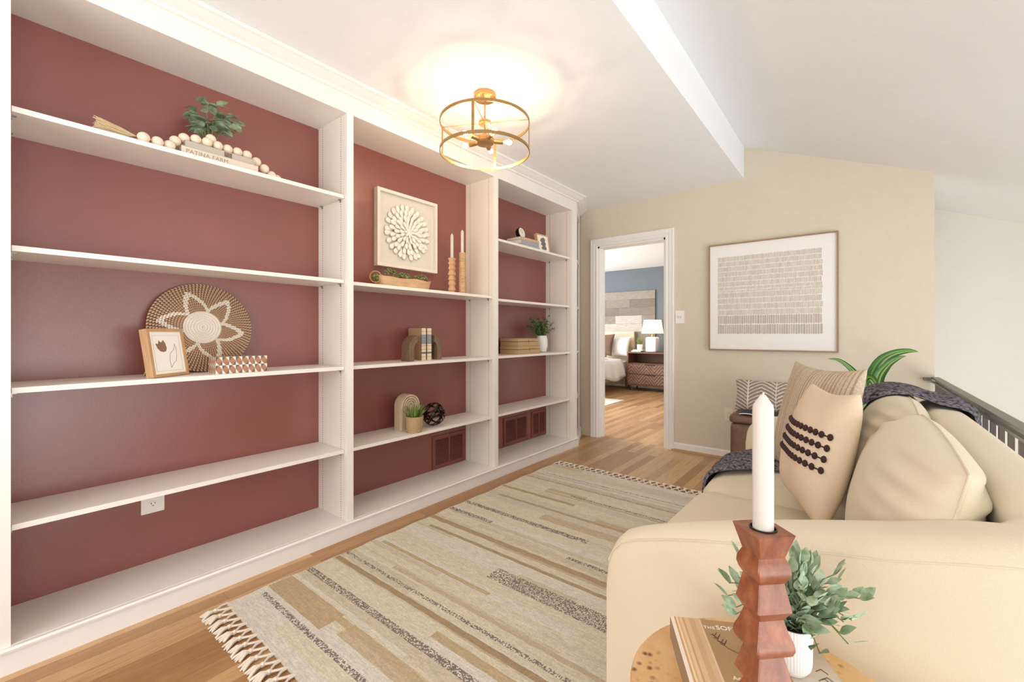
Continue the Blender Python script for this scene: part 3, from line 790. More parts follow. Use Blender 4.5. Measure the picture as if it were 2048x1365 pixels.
def seagrass_mat():
    t = NT('woven_seagrass'); t.set(0.85, 0, 0.2)
    w1 = t.n('ShaderNodeTexWave', wave_type='BANDS', bands_direction='Z'); w1.inputs['Scale'].default_value = 45; w1.inputs['Distortion'].default_value = 3
    w2 = t.n('ShaderNodeTexWave', wave_type='BANDS', bands_direction='DIAGONAL'); w2.inputs['Scale'].default_value = 50; w2.inputs['Distortion'].default_value = 2
    v = t.coords(); t.l(v, w1.inputs[0]); t.l(v, w2.inputs[0])
    f = t.math('MULTIPLY', w1.outputs['Fac'], w2.outputs['Fac'])
    t.l(t.ramp(f, [(0.0, lin((172, 134, 88))), (0.3, lin((220, 190, 144))), (0.9, lin((242, 222, 186)))]), t.b.inputs['Base Color'])
    t.bump(f, 0.8, 0.003); return t.m
M_sea = seagrass_mat()

# plant on the top shelf (behind the beads)
t = thing('potted_plant', 'dusty green leafy plant on the books of the top shelf', 'plant', (-2.315, 0.675, 1.918))
obj('pot', lathe(bmesh.new(), [(0.030, 0), (0.036, 0.01), (0.038, 0.052), (0.035, 0.052), (0.033, 0.044), (0, 0.044)], n=28), M_white, t, True)
bm = bmesh.new(); sm = bmesh.new(); rr = random.Random(5)
for k in range(15):
    a = 2*math.pi*k/15+rr.uniform(-.2, .2); out = rr.uniform(0.03, 0.105); top = rr.uniform(0.09, 0.175)
    if math.cos(a) < 0: out *= 0.7
    tip = Vector((math.cos(a)*out*0.9, math.sin(a)*out*1.1, 0.045+top)); b_ = Vector((math.cos(a)*0.012, math.sin(a)*0.012, 0.044))
    mid = (b_+tip)/2+Vector((0, 0, 0.025)); tube(sm, [b_, mid, tip], 0.0016, 5)
    for f in (0.55, 0.75, 0.92, 1.0):
        for q in range(2):
            p = b_.lerp(tip, f)+Vector((0, 0, 0.012*(1-f))); a2 = a+rr.uniform(-1.5, 1.5)
            leaf(bm, p, (math.cos(a2), math.sin(a2), rr.uniform(-0.1, 0.5)), rr.uniform(0.045, 0.065), rr.uniform(0.028, 0.040), 0.25, rr.uniform(-.6, .6))
obj('foliage', bm, M_euc, t, True); obj('stems', sm, M_stem, t, True)

# grass plant in a seagrass pot (middle bay, lowest shelf)
t = thing('potted_plant', 'spiky green grass plant in a woven seagrass pot', 'plant', (-2.213, 1.764, 0.470))
obj('pot', lathe(bmesh.new(), [(0.046, 0), (0.050, 0.005), (0.056, 0.097), (0.058, 0.102), (0.054, 0.102), (0.050, 0.09), (0, 0.09)], n=36), M_sea, t, True)
bm = bmesh.new(); rr = random.Random(8)
for k in range(70):
    a = rr.uniform(0, 2*math.pi); r0 = rr.uniform(0, 0.03); tl = rr.uniform(0.2, 1.0)
    leaf(bm, (r0*math.cos(a), r0*math.sin(a), 0.085), (math.cos(a)*tl, math.sin(a)*tl, 1.3), rr.uniform(0.09, 0.14), 0.009, rr.uniform(0.1, 0.35), rr.uniform(-1, 1), 5, tip=-0.25)
obj('foliage', bm, M_gre, t, True)

# plant in a white pot (last bay)
t = thing('potted_plant', 'bushy green plant in a white pot beside the two woven boxes', 'plant', (-2.315, 3.335, 0.925))
obj('pot', lathe(bmesh.new(), [(0.030, 0), (0.044, 0.01), (0.056, 0.06), (0.054, 0.12), (0.046, 0.155), (0.041, 0.155), (0.040, 0.14), (0, 0.14)], n=32), M_white, t, True)
bm = bmesh.new(); sm = bmesh.new(); rr = random.Random(15)
for k in range(34):
    a = rr.uniform(0, 2*math.pi); tl = rr.uniform(0.2, 1.4); L_ = rr.uniform(0.10, 0.27)*(1.0+0.45*min(1.0, tl/1.4))*0.82
    d = Vector((math.cos(a)*tl*0.45, math.sin(a)*tl*1.25, 1.0)).normalized(); b_ = Vector((0, 0, 0.14))
    pts = [b_+d*L_*f+Vector((0, 0, -0.22*tl*L_*f*f)) for f in (0, .25, .5, .75, 1)]
    pts = [Vector((max(-0.125, min(0.14, p.x)), min(p.y, 0.245), p.z)) for p in pts]
    tube(sm, pts, 0.0013, 4)
    for f in range(1, 5):
        for q in range(7):
            p = pts[f-1].lerp(pts[f], rr.random()); a2 = rr.uniform(0, 6.28)
            leaf(bm, p, (math.cos(a2)*0.6, math.sin(a2), rr.uniform(-.2, .8)), rr.uniform(0.020, 0.034), 0.013, 0.1, rr.uniform(-1, 1), 2)
obj('foliage', bm, M_dkg, t, True); obj('stems', sm, M_stem, t, True)

# ------------------------------------------------------------------ books and beads on the top shelf
M_page = mat('book_pages', (240, 230, 210), 0.9, var=0.04, vscale=8, stretch=(1, 1, 60))
def book(bm_, hx, hy, hz, spine='+x'):
    """flat-lying book: cover shell and page block; returns (cover, pages)"""
    c = bmesh.new(); tck = 0.0022
    box(c, -hx, hx, -hy, hy, 0, tck, 0.0006); box(c, -hx, hx, -hy, hy, hz-tck, hz, 0.0006)
    if spine == '+x': box(c, hx-tck, hx, -hy, hy, tck*0.5, hz-tck*0.5)
    if spine == '-y': box(c, -hx, hx, -hy, -hy+tck, tck*0.5, hz-tck*0.5)
    p = bmesh.new()
    if spine == '+x': box(p, -hx+0.004, hx-tck, -hy+0.003, hy-0.003, tck, hz-tck)
    else: box(p, -hx+0.003, hx-0.003, -hy+tck, hy-0.004, tck, hz-tck)
    return c, p
def mkbook(loc, rz, hx, hy, hz, colr, label, spine='+x', group=None, title=None, tcol=(150, 130, 105), tsize=0.018):
    t = thing('book', label, 'book', loc, (0, 0, rz), group)
    c, p = book(None, hx, hy, hz, spine)
    obj('cover', c, mat('book_cloth_%d_%d_%d' % colr, colr, 0.7, var=0.03), t); obj('pages', p, M_page, t)
    if title: text('title', title, tsize, mat('title_ink_%d' % tcol[0], tcol, 0.6), t, (hx+0.0003, -hy+0.015, hz/2-tsize*0.35), (R(90), 0, R(90)), spacing=1.05)
    return t
mkbook((-2.305, 0.688, 1.850), 0, 0.11, 0.147, 0.036, (214, 200, 182), 'pale tan book lettered on its spine, lowest on the top shelf', title='PATINA FARM', tcol=(150, 128, 104), tsize=0.024)
tb = mkbook((-2.310, 0.690, 1.886), 0, 0.105, 0.133, 0.030, (186, 172, 158), 'grey brown book on the pale tan one under the plant')
obj('spine_label', Box(0.1052, 0.1056, 0.01, 0.04, 0.004, 0.026), mat('spine_photo', (120, 100, 86), 0.6, var=0.5, vscale=150), tb)

M_bead = mat('pale_wood_bead', (234, 214, 190), 0.55, var=0.04, vscale=30)
t = thing('bead_garland', 'pale wooden bead garland with a jute tassel draped over the top shelf books', 'garland', (-2.2, 0.42, 1.850))
pth = [(0.418, 1.871, -2.19), (0.462, 1.871, -2.195), (0.503, 1.872, -2.205), (0.509, 1.876, -2.25), (0.527, 1.905, -2.225), (0.560, 1.931, -2.235), (0.600, 1.938, -2.23), (0.640, 1.938, -2.225), (0.682, 1.938, -2.23), (0.722, 1.938, -2.235), (0.762, 1.938, -2.235), (0.802, 1.937, -2.235), (0.842, 1.918, -2.235), (0.878, 1.896, -2.235), (0.912, 1.874, -2.24), (0.946, 1.8715, -2.262),
       (0.475, 1.871, -2.245), (0.70, 1.938, -2.27), (0.74, 1.940, -2.275), (0.660, 1.965, -2.245)]
bp = None
for i, (y, z, x) in enumerate(pth):
    if bp is None: bp = obj('bead', ico(bmesh.new(), (0, 0, 0), 0.0205, 3), M_bead, t, True, loc=(x+2.2, y-0.42, z-1.850))
    else: cp(bp, t, (x+2.2, y-0.42, z-1.850))
obj('cord', tube(bmesh.new(), [(x+2.2, y-0.42, z-1.85) for y, z, x in pth[:16]], 0.003, 6), mat('jute_cord', (196, 160, 110), 0.9), t, True)
bm = bmesh.new(); rr = random.Random(9)
for k in range(110):
    a = rr.uniform(0, 6.28); r1 = rr.uniform(0, 1)
    p0 = Vector((0, -0.022, 0.022)); p1 = Vector((0.020*math.cos(a)*r1, -0.07, 0.022+0.016*math.sin(a)*r1)); p2 = Vector((0.030*math.cos(a)*r1, -0.115-0.03*rr.random(), 0.030+0.024*math.sin(a)*r1+0.008*(rr.random()-0.5)))
    tube(bm, [p0, p1, p2], 0.0013, 4)
obj('tassel', bm, mat('jute_tassel', (218, 194, 152), 0.9, var=0.15, vscale=200), t, True)

# ------------------------------------------------------------------ woven disc, framed print, patterned box
t = thing('woven_wall_basket', 'round woven basket plate with a white star leaning against the maroon back', 'basket', (-2.375, 0.672, 0.923), (0, R(-9), 0))
NR, NSt = 19, 88; RB = 0.207; bm = bmesh.new(); fc = []
def bcol(r, a, k, m3):
    rn = r/RB; s = ((math.degrees(a)-7) % 60)-30; star = 0.44+(0.86-0.44)*(1-abs(s)/30.0)
    tanc, drk, wht, wg = (216, 180, 146), (92, 54, 40), (246, 236, 222), (206, 186, 166)
    if rn < 0.36: return wht if m3 != 1 else wg
    if star-0.13 < rn < star: return wht if m3 != 1 else (224, 202, 178)
    return drk if m3 == 2 else tanc
sub = 3
rings = []
for k in range(NR*2+1):
    r = max(0.0015, RB*k/(NR*2)); lift = 0.004*(k % 2)
    rings.append([bm.verts.new((0.012+lift-0.015*(r/RB)**2*0, r*math.cos(2*math.pi*(q+0.6*(k//2))/(NSt*sub)*1.0), RB+r*math.sin(2*math.pi*(q+0.6*(k//2))/(NSt*sub)))) for q in range(NSt*sub)])
for k in range(NR*2):
    for q in range(NSt*sub):
        f = bm.faces.new((rings[k][q], rings[k][(q+1) % (NSt*sub)], rings[k+1][(q+1) % (NSt*sub)], rings[k+1][q]))
        a = 2*math.pi*(q+0.5)/(NSt*sub); r = RB*(k+0.5)/(NR*2)
        kk = 3 if r/RB > 0.25 else 6
        m3 = ((q//(1 if kk == 3 else 2))+(k//2)*1) % 3
        c_ = bcol(r, a, k, m3)
        if k % 2 == 0 and m3 != 2 and r/RB > 0.36: c_ = tuple(v*0.80 for v in c_)
        fc.append((f, srgb(c_)))
edge = rings[-1]; bk = [bm.verts.new((0.0, v.co.y, v.co.z)) for v in edge]
for q in range(len(edge)): fc.append((bm.faces.new((edge[q], edge[(q+1) % len(edge)], bk[(q+1) % len(edge)], bk[q])), srgb((120, 80, 56))))
fc.append((bm.faces.new(bk), srgb((150, 110, 76)))); setcol(bm, fc)
obj('woven_disc', bm, colmat('basket_weave', 0.85, 0.1, 400, (1, 1, 1), 0), t)

def frame_pic(name, loc, rot, w_, h_, d_, b_, mframe, label, mat_w=0.0):
    t = thing(name, label, 'picture', loc, rot); bm = bmesh.new()   # faces local -Y
    for a in ((-w_/2, w_/2, 0, b_), (-w_/2, w_/2, h_-b_, h_), (-w_/2, -w_/2+b_, b_, h_-b_), (w_/2-b_, w_/2, b_, h_-b_)): box(bm, a[0], a[1], 0, d_, a[2], a[3])
    obj('frame', bm, mframe, t); obj('print', Box(-w_/2+b_, w_/2-b_, 0.004, d_-0.002, b_, h_-b_), mat('print_paper', (246, 240, 230), 0.6, var=0.005), t)
    return t
t = frame_pic('picture_frame', (-2.232, 0.520, 0.923), (R(-10), 0, math.atan2(0.155, -0.105)), 0.172, 0.200, 0.032, 0.012, M_lightwood, 'small wooden frame with a tulip line drawing leaning before the woven disc')
bm = bmesh.new(); z0 = 0.0037
tul = [(-0.052, 0.140), (-0.040, 0.136), (-0.036, 0.152), (-0.026, 0.142), (-0.014, 0.153), (-0.006, 0.140), (-0.002, 0.120), (-0.006, 0.108), (-0.018, 0.102), (-0.034, 0.106), (-0.046, 0.120)]
bm.faces.new([bm.verts.new((x, z0, z)) for x, z in tul]); obj('tulip', bm, mat('taupe_ink', (140, 108, 84), 0.7), t)
bm = bmesh.new(); tube(bm, [(0.006, z0, 0.035), (0.004, z0, 0.065), (0.010, z0, 0.095), (0.030, z0, 0.112), (0.038, z0, 0.135), (0.042, z0, 0.115), (0.040, z0, 0.085), (0.034, z0, 0.062), (0.024, z0, 0.058), (0.014, z0, 0.045), (0.006, z0, 0.035)], 0.0007, 4)
x0, x1, q0, q1 = -0.062, 0.062, 0.024, 0.172
tube(bm, [(x0, z0, q0), (x1, z0, q0), (x1, z0, q1), (x0, z0, q1), (x0, z0, q0)], 0.0003, 4); obj('line_drawing', bm, mat('black_ink', (50, 46, 44), 0.7), t)
bm = bmesh.new(); box(bm, -0.03, 0.03, 0.033, 0.037, 0.03, 0.16)
vv = [bm.verts.new(p) for p in ((-0.028, 0.036, 0.11), (0.028, 0.036, 0.11), (0.028, 0.105, 0.0185), (-0.028, 0.105, 0.0185), (-0.028, 0.036, 0.105), (0.028, 0.036, 0.105), (0.028, 0.10, 0.018), (-0.028, 0.10, 0.018))]
for q in ((0, 1, 2, 3), (4, 7, 6, 5), (0, 4, 5, 1), (1, 5, 6, 2), (2, 6, 7, 3), (3, 7, 4, 0)): bm.faces.new([vv[i] for i in q])
obj('easel_back', bm, mat('fibreboard', (186, 152, 110), 0.8), t)

# patterned inlay box
bx0, bx1, by0, by1, bz = -2.292, -2.200, 0.664, 0.876, 0.074
t = thing('inlay_box', 'rectangular box with brown white and grey diamond inlay', 'box', (bx0, by0, 0.921))
bm = bmesh.new(); fc = []
def tile(O, U, Vv, nu, nv, off):
    nrm = Vector(U).cross(Vector(Vv)).normalized()
    for i in range(nu):
        for j in range(nv):
            o_ = Vector(O)+Vector(U)*i/nu+Vector(Vv)*j/nv; u = Vector(U)/nu; v = Vector(Vv)/nv; c = o_+u/2+v/2
            L_, Rr, Bt, Tp = o_+v/2, o_+u+v/2, o_+u/2, o_+u/2+v
            c00, c10, c11, c01 = o_, o_+u, o_+u+v, o_+v
            W_, G_, T_ = (240, 228, 212), (104, 96, 92), (178, 128, 98)
            for tri, cc in (((L_, Bt, Rr, Tp), T_), ((c00, Bt, L_), W_), ((c10, Rr, Bt), G_ if (i+j) % 2 else (130, 120, 112)), ((c11, Tp, Rr), W_), ((c01, L_, Tp), G_)):
                fc.append((bm.faces.new([bm.verts.new(p+nrm*0.0) for p in tri]), srgb(cc)))
dx, dy = bx1-bx0, by1-by0
tile((dx, 0, 0), (0, dy, 0), (0, 0, bz), 8, 2, 0); tile((0, 0, 0), (dx, 0, 0), (0, 0, bz), 4, 2, 0); tile((0, 0, bz), (dx, 0, 0), (0, dy, 0), 4, 8, 0); tile((0, dy, 0), (dx, 0, 0), (0, 0, bz), 4, 2, 0); tile((0, 0, 0), (0, dy, 0), (0, 0, bz), 8, 2, 0); tile((0, 0, 0), (dx, 0, 0), (0, dy, 0), 4, 8, 0)
setcol(bm, fc); obj('box_body', bm, colmat('bone_inlay', 0.4, 0.06, 200, (1, 1, 1), 0), t)
obj('lid_joint', Box(-0.0004, dx+0.0004, -0.0004, dy+0.0004, bz*0.66, bz*0.66+0.001), M_walnut, t)

# ------------------------------------------------------------------ middle bay, upper shelf
t = thing('dough_bowl', 'long wooden dough bowl with a ring handle on the middle bay shelf', 'bowl', (-2.300, 1.745, 1.386))
bm = bmesh.new(); n = 40; outer = []; hl, hw_ = 0.205, 0.062
def sup(a, hx, hy, p=4.5): c_, s_ = math.cos(a), math.sin(a); k = (abs(c_)**p+abs(s_)**p)**(-1.0/p); return (hx*k*c_, hy*k*s_)
lev = [(0.86, 0.0), (0.93, 0.02), (1.0, 0.062), (0.965, 0.064), (0.90, 0.03), (0.82, 0.016)]
rg = []
for sc_, z in lev:
    ring_ = []
    for i in range(n):
        x, y = sup(2*math.pi*i/n, hw_*sc_, hl*sc_); ring_.append(bm.verts.new((x, y, z+0.004*math.sin(3*y*10)*(z > 0.05)+(0.008 if abs(y) > 0.19 and z > 0.05 else 0))))
    rg.append(ring_)
for a, b in zip(rg, rg[1:]):
    for i in range(n): bm.faces.new((a[i], a[(i+1) % n], b[(i+1) % n], b[i]))
bm.faces.new(rg[0][::-1]); bm.faces.new(rg[-1]); obj('bowl', bm, M_bowl, t, True)
obj('ring_handle', tube(bmesh.new(), [(0.034*math.cos(2*math.pi*i/28)*0.5+0.01, -0.215+0.028*math.cos(2*math.pi*i/28), 0.060+0.034*math.sin(2*math.pi*i/28)) for i in range(28)], 0.0035, 8, True), mat('rattan', (190, 140, 86), 0.6), t, True)
rr = random.Random(4)
for (yy, zz, s) in ((-0.195, 0.058, 0.026), (-0.11, 0.080, 0.050), (0.0, 0.073, 0.042), (0.135, 0.074, 0.046)):
    bm = bmesh.new(); rx_ = s*1.0
    for k in range(90):
        d = Vector((rr.gauss(0, 1), rr.gauss(0, 1), rr.gauss(0, 1))).normalized()
        ico(bm, (d.x*rx_*0.8, d.y*rx_*1.15, d.z*rx_*0.75), rr.uniform(0.0045, 0.0075), 1)
    o = obj('moss_ball', bm, M_moss, None, True, loc=(-2.300, 1.745+yy, 1.386+zz))
    tag(o, {-0.195: 'small green moss ball by the ring handle of the bowl', -0.11: 'largest green moss ball in the wooden bowl, near its handle', 0.0: 'green moss ball in the middle of the wooden bowl', 0.135: 'green moss ball in the bowl end towards the candles'}[yy], 'moss ball', 'moss balls in the wooden bowl')

def zigzag_holder(t, k, H_, m, rz):
    """square column whose sides swell and pinch, alternately rounded and sharp"""
    pr = [(0, 1.0), (0.029, .68), (0.033, .74), (0.040, .86), (0.047, .88), (0.054, .80), (0.060, .66), (0.092, .90), (0.104, .63), (0.118, .78), (0.130, .96), (0.137, 1.0), (0.143, .92), (0.149, .64), (0.182, .95), (0.193, .64), (0.203, .80), (0.212, .92), (0.222, .90), (0.230, .76), (0.236, .64), (0.270, .95), (0.280, .64), (0.305, 1.05)]
    bm = bmesh.new(); rg = []; sc_ = H_/0.305
    for d, f in pr:
        ring_ = []
        for i in range(16):
            q_ = k*f; sd, e_ = divmod(i, 4); pos = (0.93, 0.97, 0.97, 0.93)[e_]; al = (-0.93, -0.45, 0.45, 0.93)[e_]
            x, y = [(1, al), (-al, 1), (-1, -al), (al, -1)][sd]; x *= q_; y *= q_
            ring_.append(bm.verts.new((x, y, H_-d*sc_)))
        rg.append(ring_)
    # hole in the top
    hole = [[bm.verts.new((0.0155*k/0.0255*math.cos(2*math.pi*(i-1.5)/16), 0.0155*k/0.0255*math.sin(2*math.pi*(i-1.5)/16), H_-dz)) for i in range(16)] for dz in (0, 0.012)]
    for a, b in list(zip(rg, rg[1:]))+[(hole[0], rg[0]), (hole[1], hole[0])]:
        for i in range(16): bm.faces.new((a[i], a[(i+1) % 16], b[(i+1) % 16], b[i]))
    bm.faces.new(hole[1]); bm.faces.new(rg[-1])
    for v in bm.verts: v.co = Matrix.Rotation(rz, 3, 'Z') @ v.co
    return obj('carved_column', bm, m, t, True, angle=28)
def candle(loc, r, h, label, lean=0.0):
    c = thing('taper_candle', label, 'candle', loc, (0, lean, 0))
    bm = lathe(bmesh.new(), [(r*0.97, 0), (r, 0.01), (r, h-0.018), (r*0.93, h-0.013), (r*0.25, h-0.001), (0, h)], n=28); obj('wax', bm, M_wax, c, True, angle=30)
    obj('wick', tube(bmesh.new(), [(0, 0, h-0.002), (0.0005, 0, h+0.002)], 0.0011, 6), mat('pale_wick', (236, 226, 208), 0.8), c)
t = thing('candle_holder', 'small zigzag carved wooden candle holder on the middle bay shelf', 'candle holder', (-2.300, 2.173, 1.386))
zigzag_holder(t, 0.0225, 0.262, M_beech, R(20))
candle((-2.300, 2.173, 1.638), 0.011, 0.188, 'white taper candle in the small zigzag carved holder')
t = thing('candle_holder', 'ribbed cylindrical wooden candle holder near the bookcase divider', 'candle holder', (-2.262, 2.240, 1.386))
pr = []; nrb = 26
for i in range(nrb):
    z = 0.306*i/nrb; pr += [(0.0215, z), (0.0255, z+0.003), (0.0255, z+0.008), (0.0215, z+0.0112)]
pr += [(0.0115, 0.306), (0.0115, 0.30), (0, 0.30)]
obj('ribbed_column', lathe(bmesh.new(), pr, n=28), M_bowl, t, True, angle=25)
candle((-2.262, 2.240, 1.688), 0.0112, 0.172, 'white taper candle in the ribbed wooden holder')

# ------------------------------------------------------------------ middle bay, bookends and two books
def bookend(loc, mirror, label, g):
    t = thing('bookend', label, 'bookend', loc, group=g); bm = bmesh.new(); th = 0.040; Ro = 0.088; H0 = 0.082
    outer_ = [(0, 0), (0, H0)]+[(Ro-Ro*math.cos(R(a)), H0+Ro*math.sin(R(a))) for a in range(10, 79, 8)]
    inner_ = [(Ro-(Ro-th)*math.cos(R(a)), H0+(Ro-th)*math.sin(R(a))) for a in range(66, 1, -8)]+[(th, H0), (th, 0)]
    poly = [(mirror*y, z) for y, z in outer_+inner_]
    prism(bm, poly, 'x', -0.04, 0.04); obj('carved_arch', bm, M_endwood, t)
bookend((-2.262, 1.730, 0.921), 1, 'brown wooden arch bookend on the left of the two books', 'wooden arch bookends')
bookend((-2.300, 2.038, 0.921), -1, 'brown wooden arch bookend on the right of the two books', 'wooden arch bookends')
def spinecol(v, s):
    z = v
    if 0.50 < z < 0.80: return (108, 130, 140) if (int(z*70)+s) % 3 else (196, 190, 176)
    if 0.20 < z < 0.26: return (110, 120, 130)
    if abs((z*9) % 1-0.5) > 0.44: return (176, 152, 124)
    return (230, 210, 180)
for s, (y0, lab) in enumerate(((1.862, 'cream and blue banded book next to the left bookend'), (1.910, 'cream and blue banded book next to the right bookend'))):
    t = thing('book', lab, 'book', (-2.335, y0, 0.921), group='banded books between the bookends')
    hx, wy_, hz = 0.0675, 0.0455, 0.215
    c = bmesh.new(); box(c, -hx, hx, 0.001, 0.004, 0, hz); box(c, -hx, hx, wy_-0.003, wy_, 0, hz); obj('cover', c, mat('kraft_board', (178, 146, 108), 0.8, var=0.04), t)
    bm = bmesh.new(); fc = []
    for i in range(70):
        za, zb = hz*i/70, hz*(i+1)/70; f = bm.faces.new([bm.verts.new(p) for p in ((hx, 0.001, za), (hx, wy_, za), (hx, wy_, zb), (hx, 0.001, zb))]); fc.append((f, srgb(spinecol((i+.5)/70, s))))
        f = bm.faces.new([bm.verts.new(p) for p in ((hx-0.003, 0.001, za), (hx-0.003, wy_, za), (hx-0.003, wy_, zb), (hx-0.003, 0.001, zb))]); fc.append((f, srgb((200, 180, 150))))
    setcol(bm, fc); obj('spine', bm, colmat('printed_spine', 0.7, 0.12, 250, (1, 1, 1), 0), t)
    obj('pages', Box(-hx+0.004, hx-0.003, 0.004, wy_-0.003, 0.003, hz-0.003), mat('page_edges', (236, 226, 206), 0.9, var=0.05, vscale=8, stretch=(1, 60, 1)), t)

# ------------------------------------------------------------------ middle bay, lowest shelf
M_pale = woodmat('pale_ash', (206, 180, 148), (228, 206, 176), 'z', scale=8)
t = thing('rainbow_arch', 'pale carved wooden rainbow arch behind the grass plant', 'ornament', (-2.328, 1.795, 0.470))
w2, top = 0.074, 0.156; bm = bmesh.new()
def archpoly(r, zc): return [(-r, 0)]+[(-r*math.cos(R(a)), zc+r*math.sin(R(a))) for a in range(0, 181, 10)]+[(r, 0)]
prism(bm, archpoly(w2, top), 'x', -0.037, 0.026); obj('arch_block', bm, M_pale, t)
for k, r in enumerate((0.0735, 0.058, 0.043, 0.028)):
    bm = bmesh.new(); pts = [(0.033, -(r-0.005), 0.0)]+[(0.033, -(r-0.005)*math.cos(R(a)), top+(r-0.005)*math.sin(R(a))) for a in range(0, 181, 10)]+[(0.033, (r-0.005), 0.0)]
    tube(bm, [(0.032, p[1], p[2]) for p in pts], 0, flat=(0.009, 0.014), up=(1, 0, 0)); obj('arch_ridge', bm, M_pale, t)
# band sphere
t = thing('metal_orb', 'dark bronze metal band orb beside the grass plant', 'ornament', (-2.262, 1.966, 0.470))
M_bronze = mat('dark_bronze', (44, 34, 32), 0.3, 0.8, var=0.2)
rs = 0.079
bm_ = []
for k, (ax, ay) in enumerate(((0, 0), (60, 0), (120, 0), (90, 90), (35, 90), (145, 90), (60, 55), (120, 125))):
    m = Matrix.Rotation(R(ay), 3, 'Z') @ Matrix.Rotation(R(ax), 3, 'X'); bm = bmesh.new(); n = 48; a_, b_ = [], []
    for i in range(n):
        p = Vector((math.cos(2*math.pi*i/n), math.sin(2*math.pi*i/n), 0)); dn = Vector((0, 0, 1))*0.0048
        for lst, rr_ in ((a_, rs-0.0005*(k % 3)), (b_, rs-0.002-0.0005*(k % 3))):
            lst.append([bm.verts.new(m @ (p*rr_-dn)+Vector((0, 0, 0.08))), bm.verts.new(m @ (p*rr_+dn)+Vector((0, 0, 0.08)))])
    for i in range(n):
        j = (i+1) % n
        bm.faces.new((a_[i][0], a_[j][0], a_[j][1], a_[i][1])); bm.faces.new((b_[i][1], b_[j][1], b_[j][0], b_[i][0]))
        bm.faces.new((a_[i][0], b_[i][0], b_[j][0], a_[j][0])); bm.faces.new((a_[i][1], a_[j][1], b_[j][1], b_[i][1]))
    obj('metal_band', bm, M_bronze, t, True)

# ------------------------------------------------------------------ last bay, top shelf
mkbook((-2.285, 3.010, 1.836), R(0), 0.080, 0.135, 0.024, (176, 178, 160), 'sage grey book at the bottom of the stack under the clock', group='books under the clock')
mkbook((-2.285, 3.005, 1.860), R(1), 0.080, 0.132, 0.036, (170, 164, 172), 'lavender grey book in the middle of the stack under the clock', group='books under the clock')
mkbook((-2.285, 3.005, 1.896), R(-1), 0.080, 0.130, 0.022, (206, 172, 138), 'tan book on top of the stack directly under the clock', group='books under the clock')
t = thing('desk_clock', 'round black desk clock with a white dial on stacked books', 'clock', (-2.262, 2.975, 1.918), (0, R(-12), 0))
bm = lathe(bmesh.new(), [(0.030, -0.042), (0.044, -0.036), (0.050, -0.015), (0.050, 0.0), (0.046, 0.003), (0.046, -0.001), (0, -0.001)], n=40)
for v in bm.verts: v.co = Vector((v.co.z, v.co.x, v.co.y+0.058))
obj('case', bm, M_black, t, True)
bm = lathe(bmesh.new(), [(0, -0.0008), (0.0455, -0.0008), (0.0455, 0.0002), (0, 0.0002)], n=40)
for v in bm.verts: v.co = Vector((v.co.z, v.co.x, v.co.y+0.058))
obj('dial', bm, mat('dial_white', (236, 228, 212), 0.5, var=0.01), t)
bm = bmesh.new()
for k in range(12):
    a = R(30*k); tube(bm, [(0.0006, 0.037*math.sin(a), 0.058+0.037*math.cos(a)), (0.0006, 0.042*math.sin(a), 0.058+0.042*math.cos(a))], 0.0006, 4)
obj('hour_marks', bm, M_black, t)
obj('hour_hand', tube(bmesh.new(), [(0.001, 0, 0.058), (0.001, 0.018, 0.062)], 0.001, 4), M_black, t)
obj('minute_hand', tube(bmesh.new(), [(0.0014, 0, 0.058), (0.0014, -0.006, 0.088)], 0.0008, 4), M_black, t)
for yy in (-0.035, 0.035): obj('foot', tube(bmesh.new(), [(-0.012, yy*0.8, 0.024), (-0.004, yy*1.2, 0.0015)], 0.0022, 8), M_black, t)
obj('back_foot', tube(bmesh.new(), [(-0.03, 0, 0.03), (-0.055, 0, -0.008)], 0.0022, 8), M_black, t)
t = frame_pic('picture_frame', (-2.215, 3.235, 1.838), (R(-9), 0, R(84)), 0.165, 0.165, 0.028, 0.010, M_beech, 'small light wood frame with a grey abstract print beside the clock')
bm = bmesh.new(); blob = [(-0.02, 0.13), (0.015, 0.14), (0.035, 0.125), (0.028, 0.10), (0.04, 0.085), (0.03, 0.06), (0.045, 0.04), (0.03, 0.022), (-0.02, 0.025), (-0.03, 0.04), (-0.01, 0.055), (-0.035, 0.07), (-0.02, 0.09), (-0.038, 0.105)]
bm.faces.new([bm.verts.new((x, 0.0037, z)) for x, z in blob]); obj('abstract_shape', bm, mat('warm_grey_ink', (120, 112, 98), 0.7, var=0.15, vscale=60), t)
# woven boxes
for (z, x0, y0, y1, lab) in ((0.925, -2.205, 2.835, 3.150, 'lower woven seagrass box with a small clasp beside the white pot'), (0.9915, -2.215, 2.850, 3.135, 'upper woven seagrass box with a small clasp, stacked on the other')):
    t = thing('woven_box', lab, 'box', (x0, (y0+y1)/2, z), group='woven seagrass boxes'); w_ = (y1-y0)/2; d_ = 0.20
    obj('box_base', Box(-d_, 0, -w_, w_, 0, 0.038, 0.004), M_sea, t); obj('lid', Box(-d_-0.002, 0.002, -w_-0.002, w_+0.002, 0.040, 0.066, 0.005), M_sea, t)
    bm = bmesh.new(); box(bm, 0.002, 0.004, -0.003, 0.003, 0.036, 0.052); ico(bm, (0.004, 0, 0.030), 0.004, 1); obj('clasp', bm, M_walnut, t)

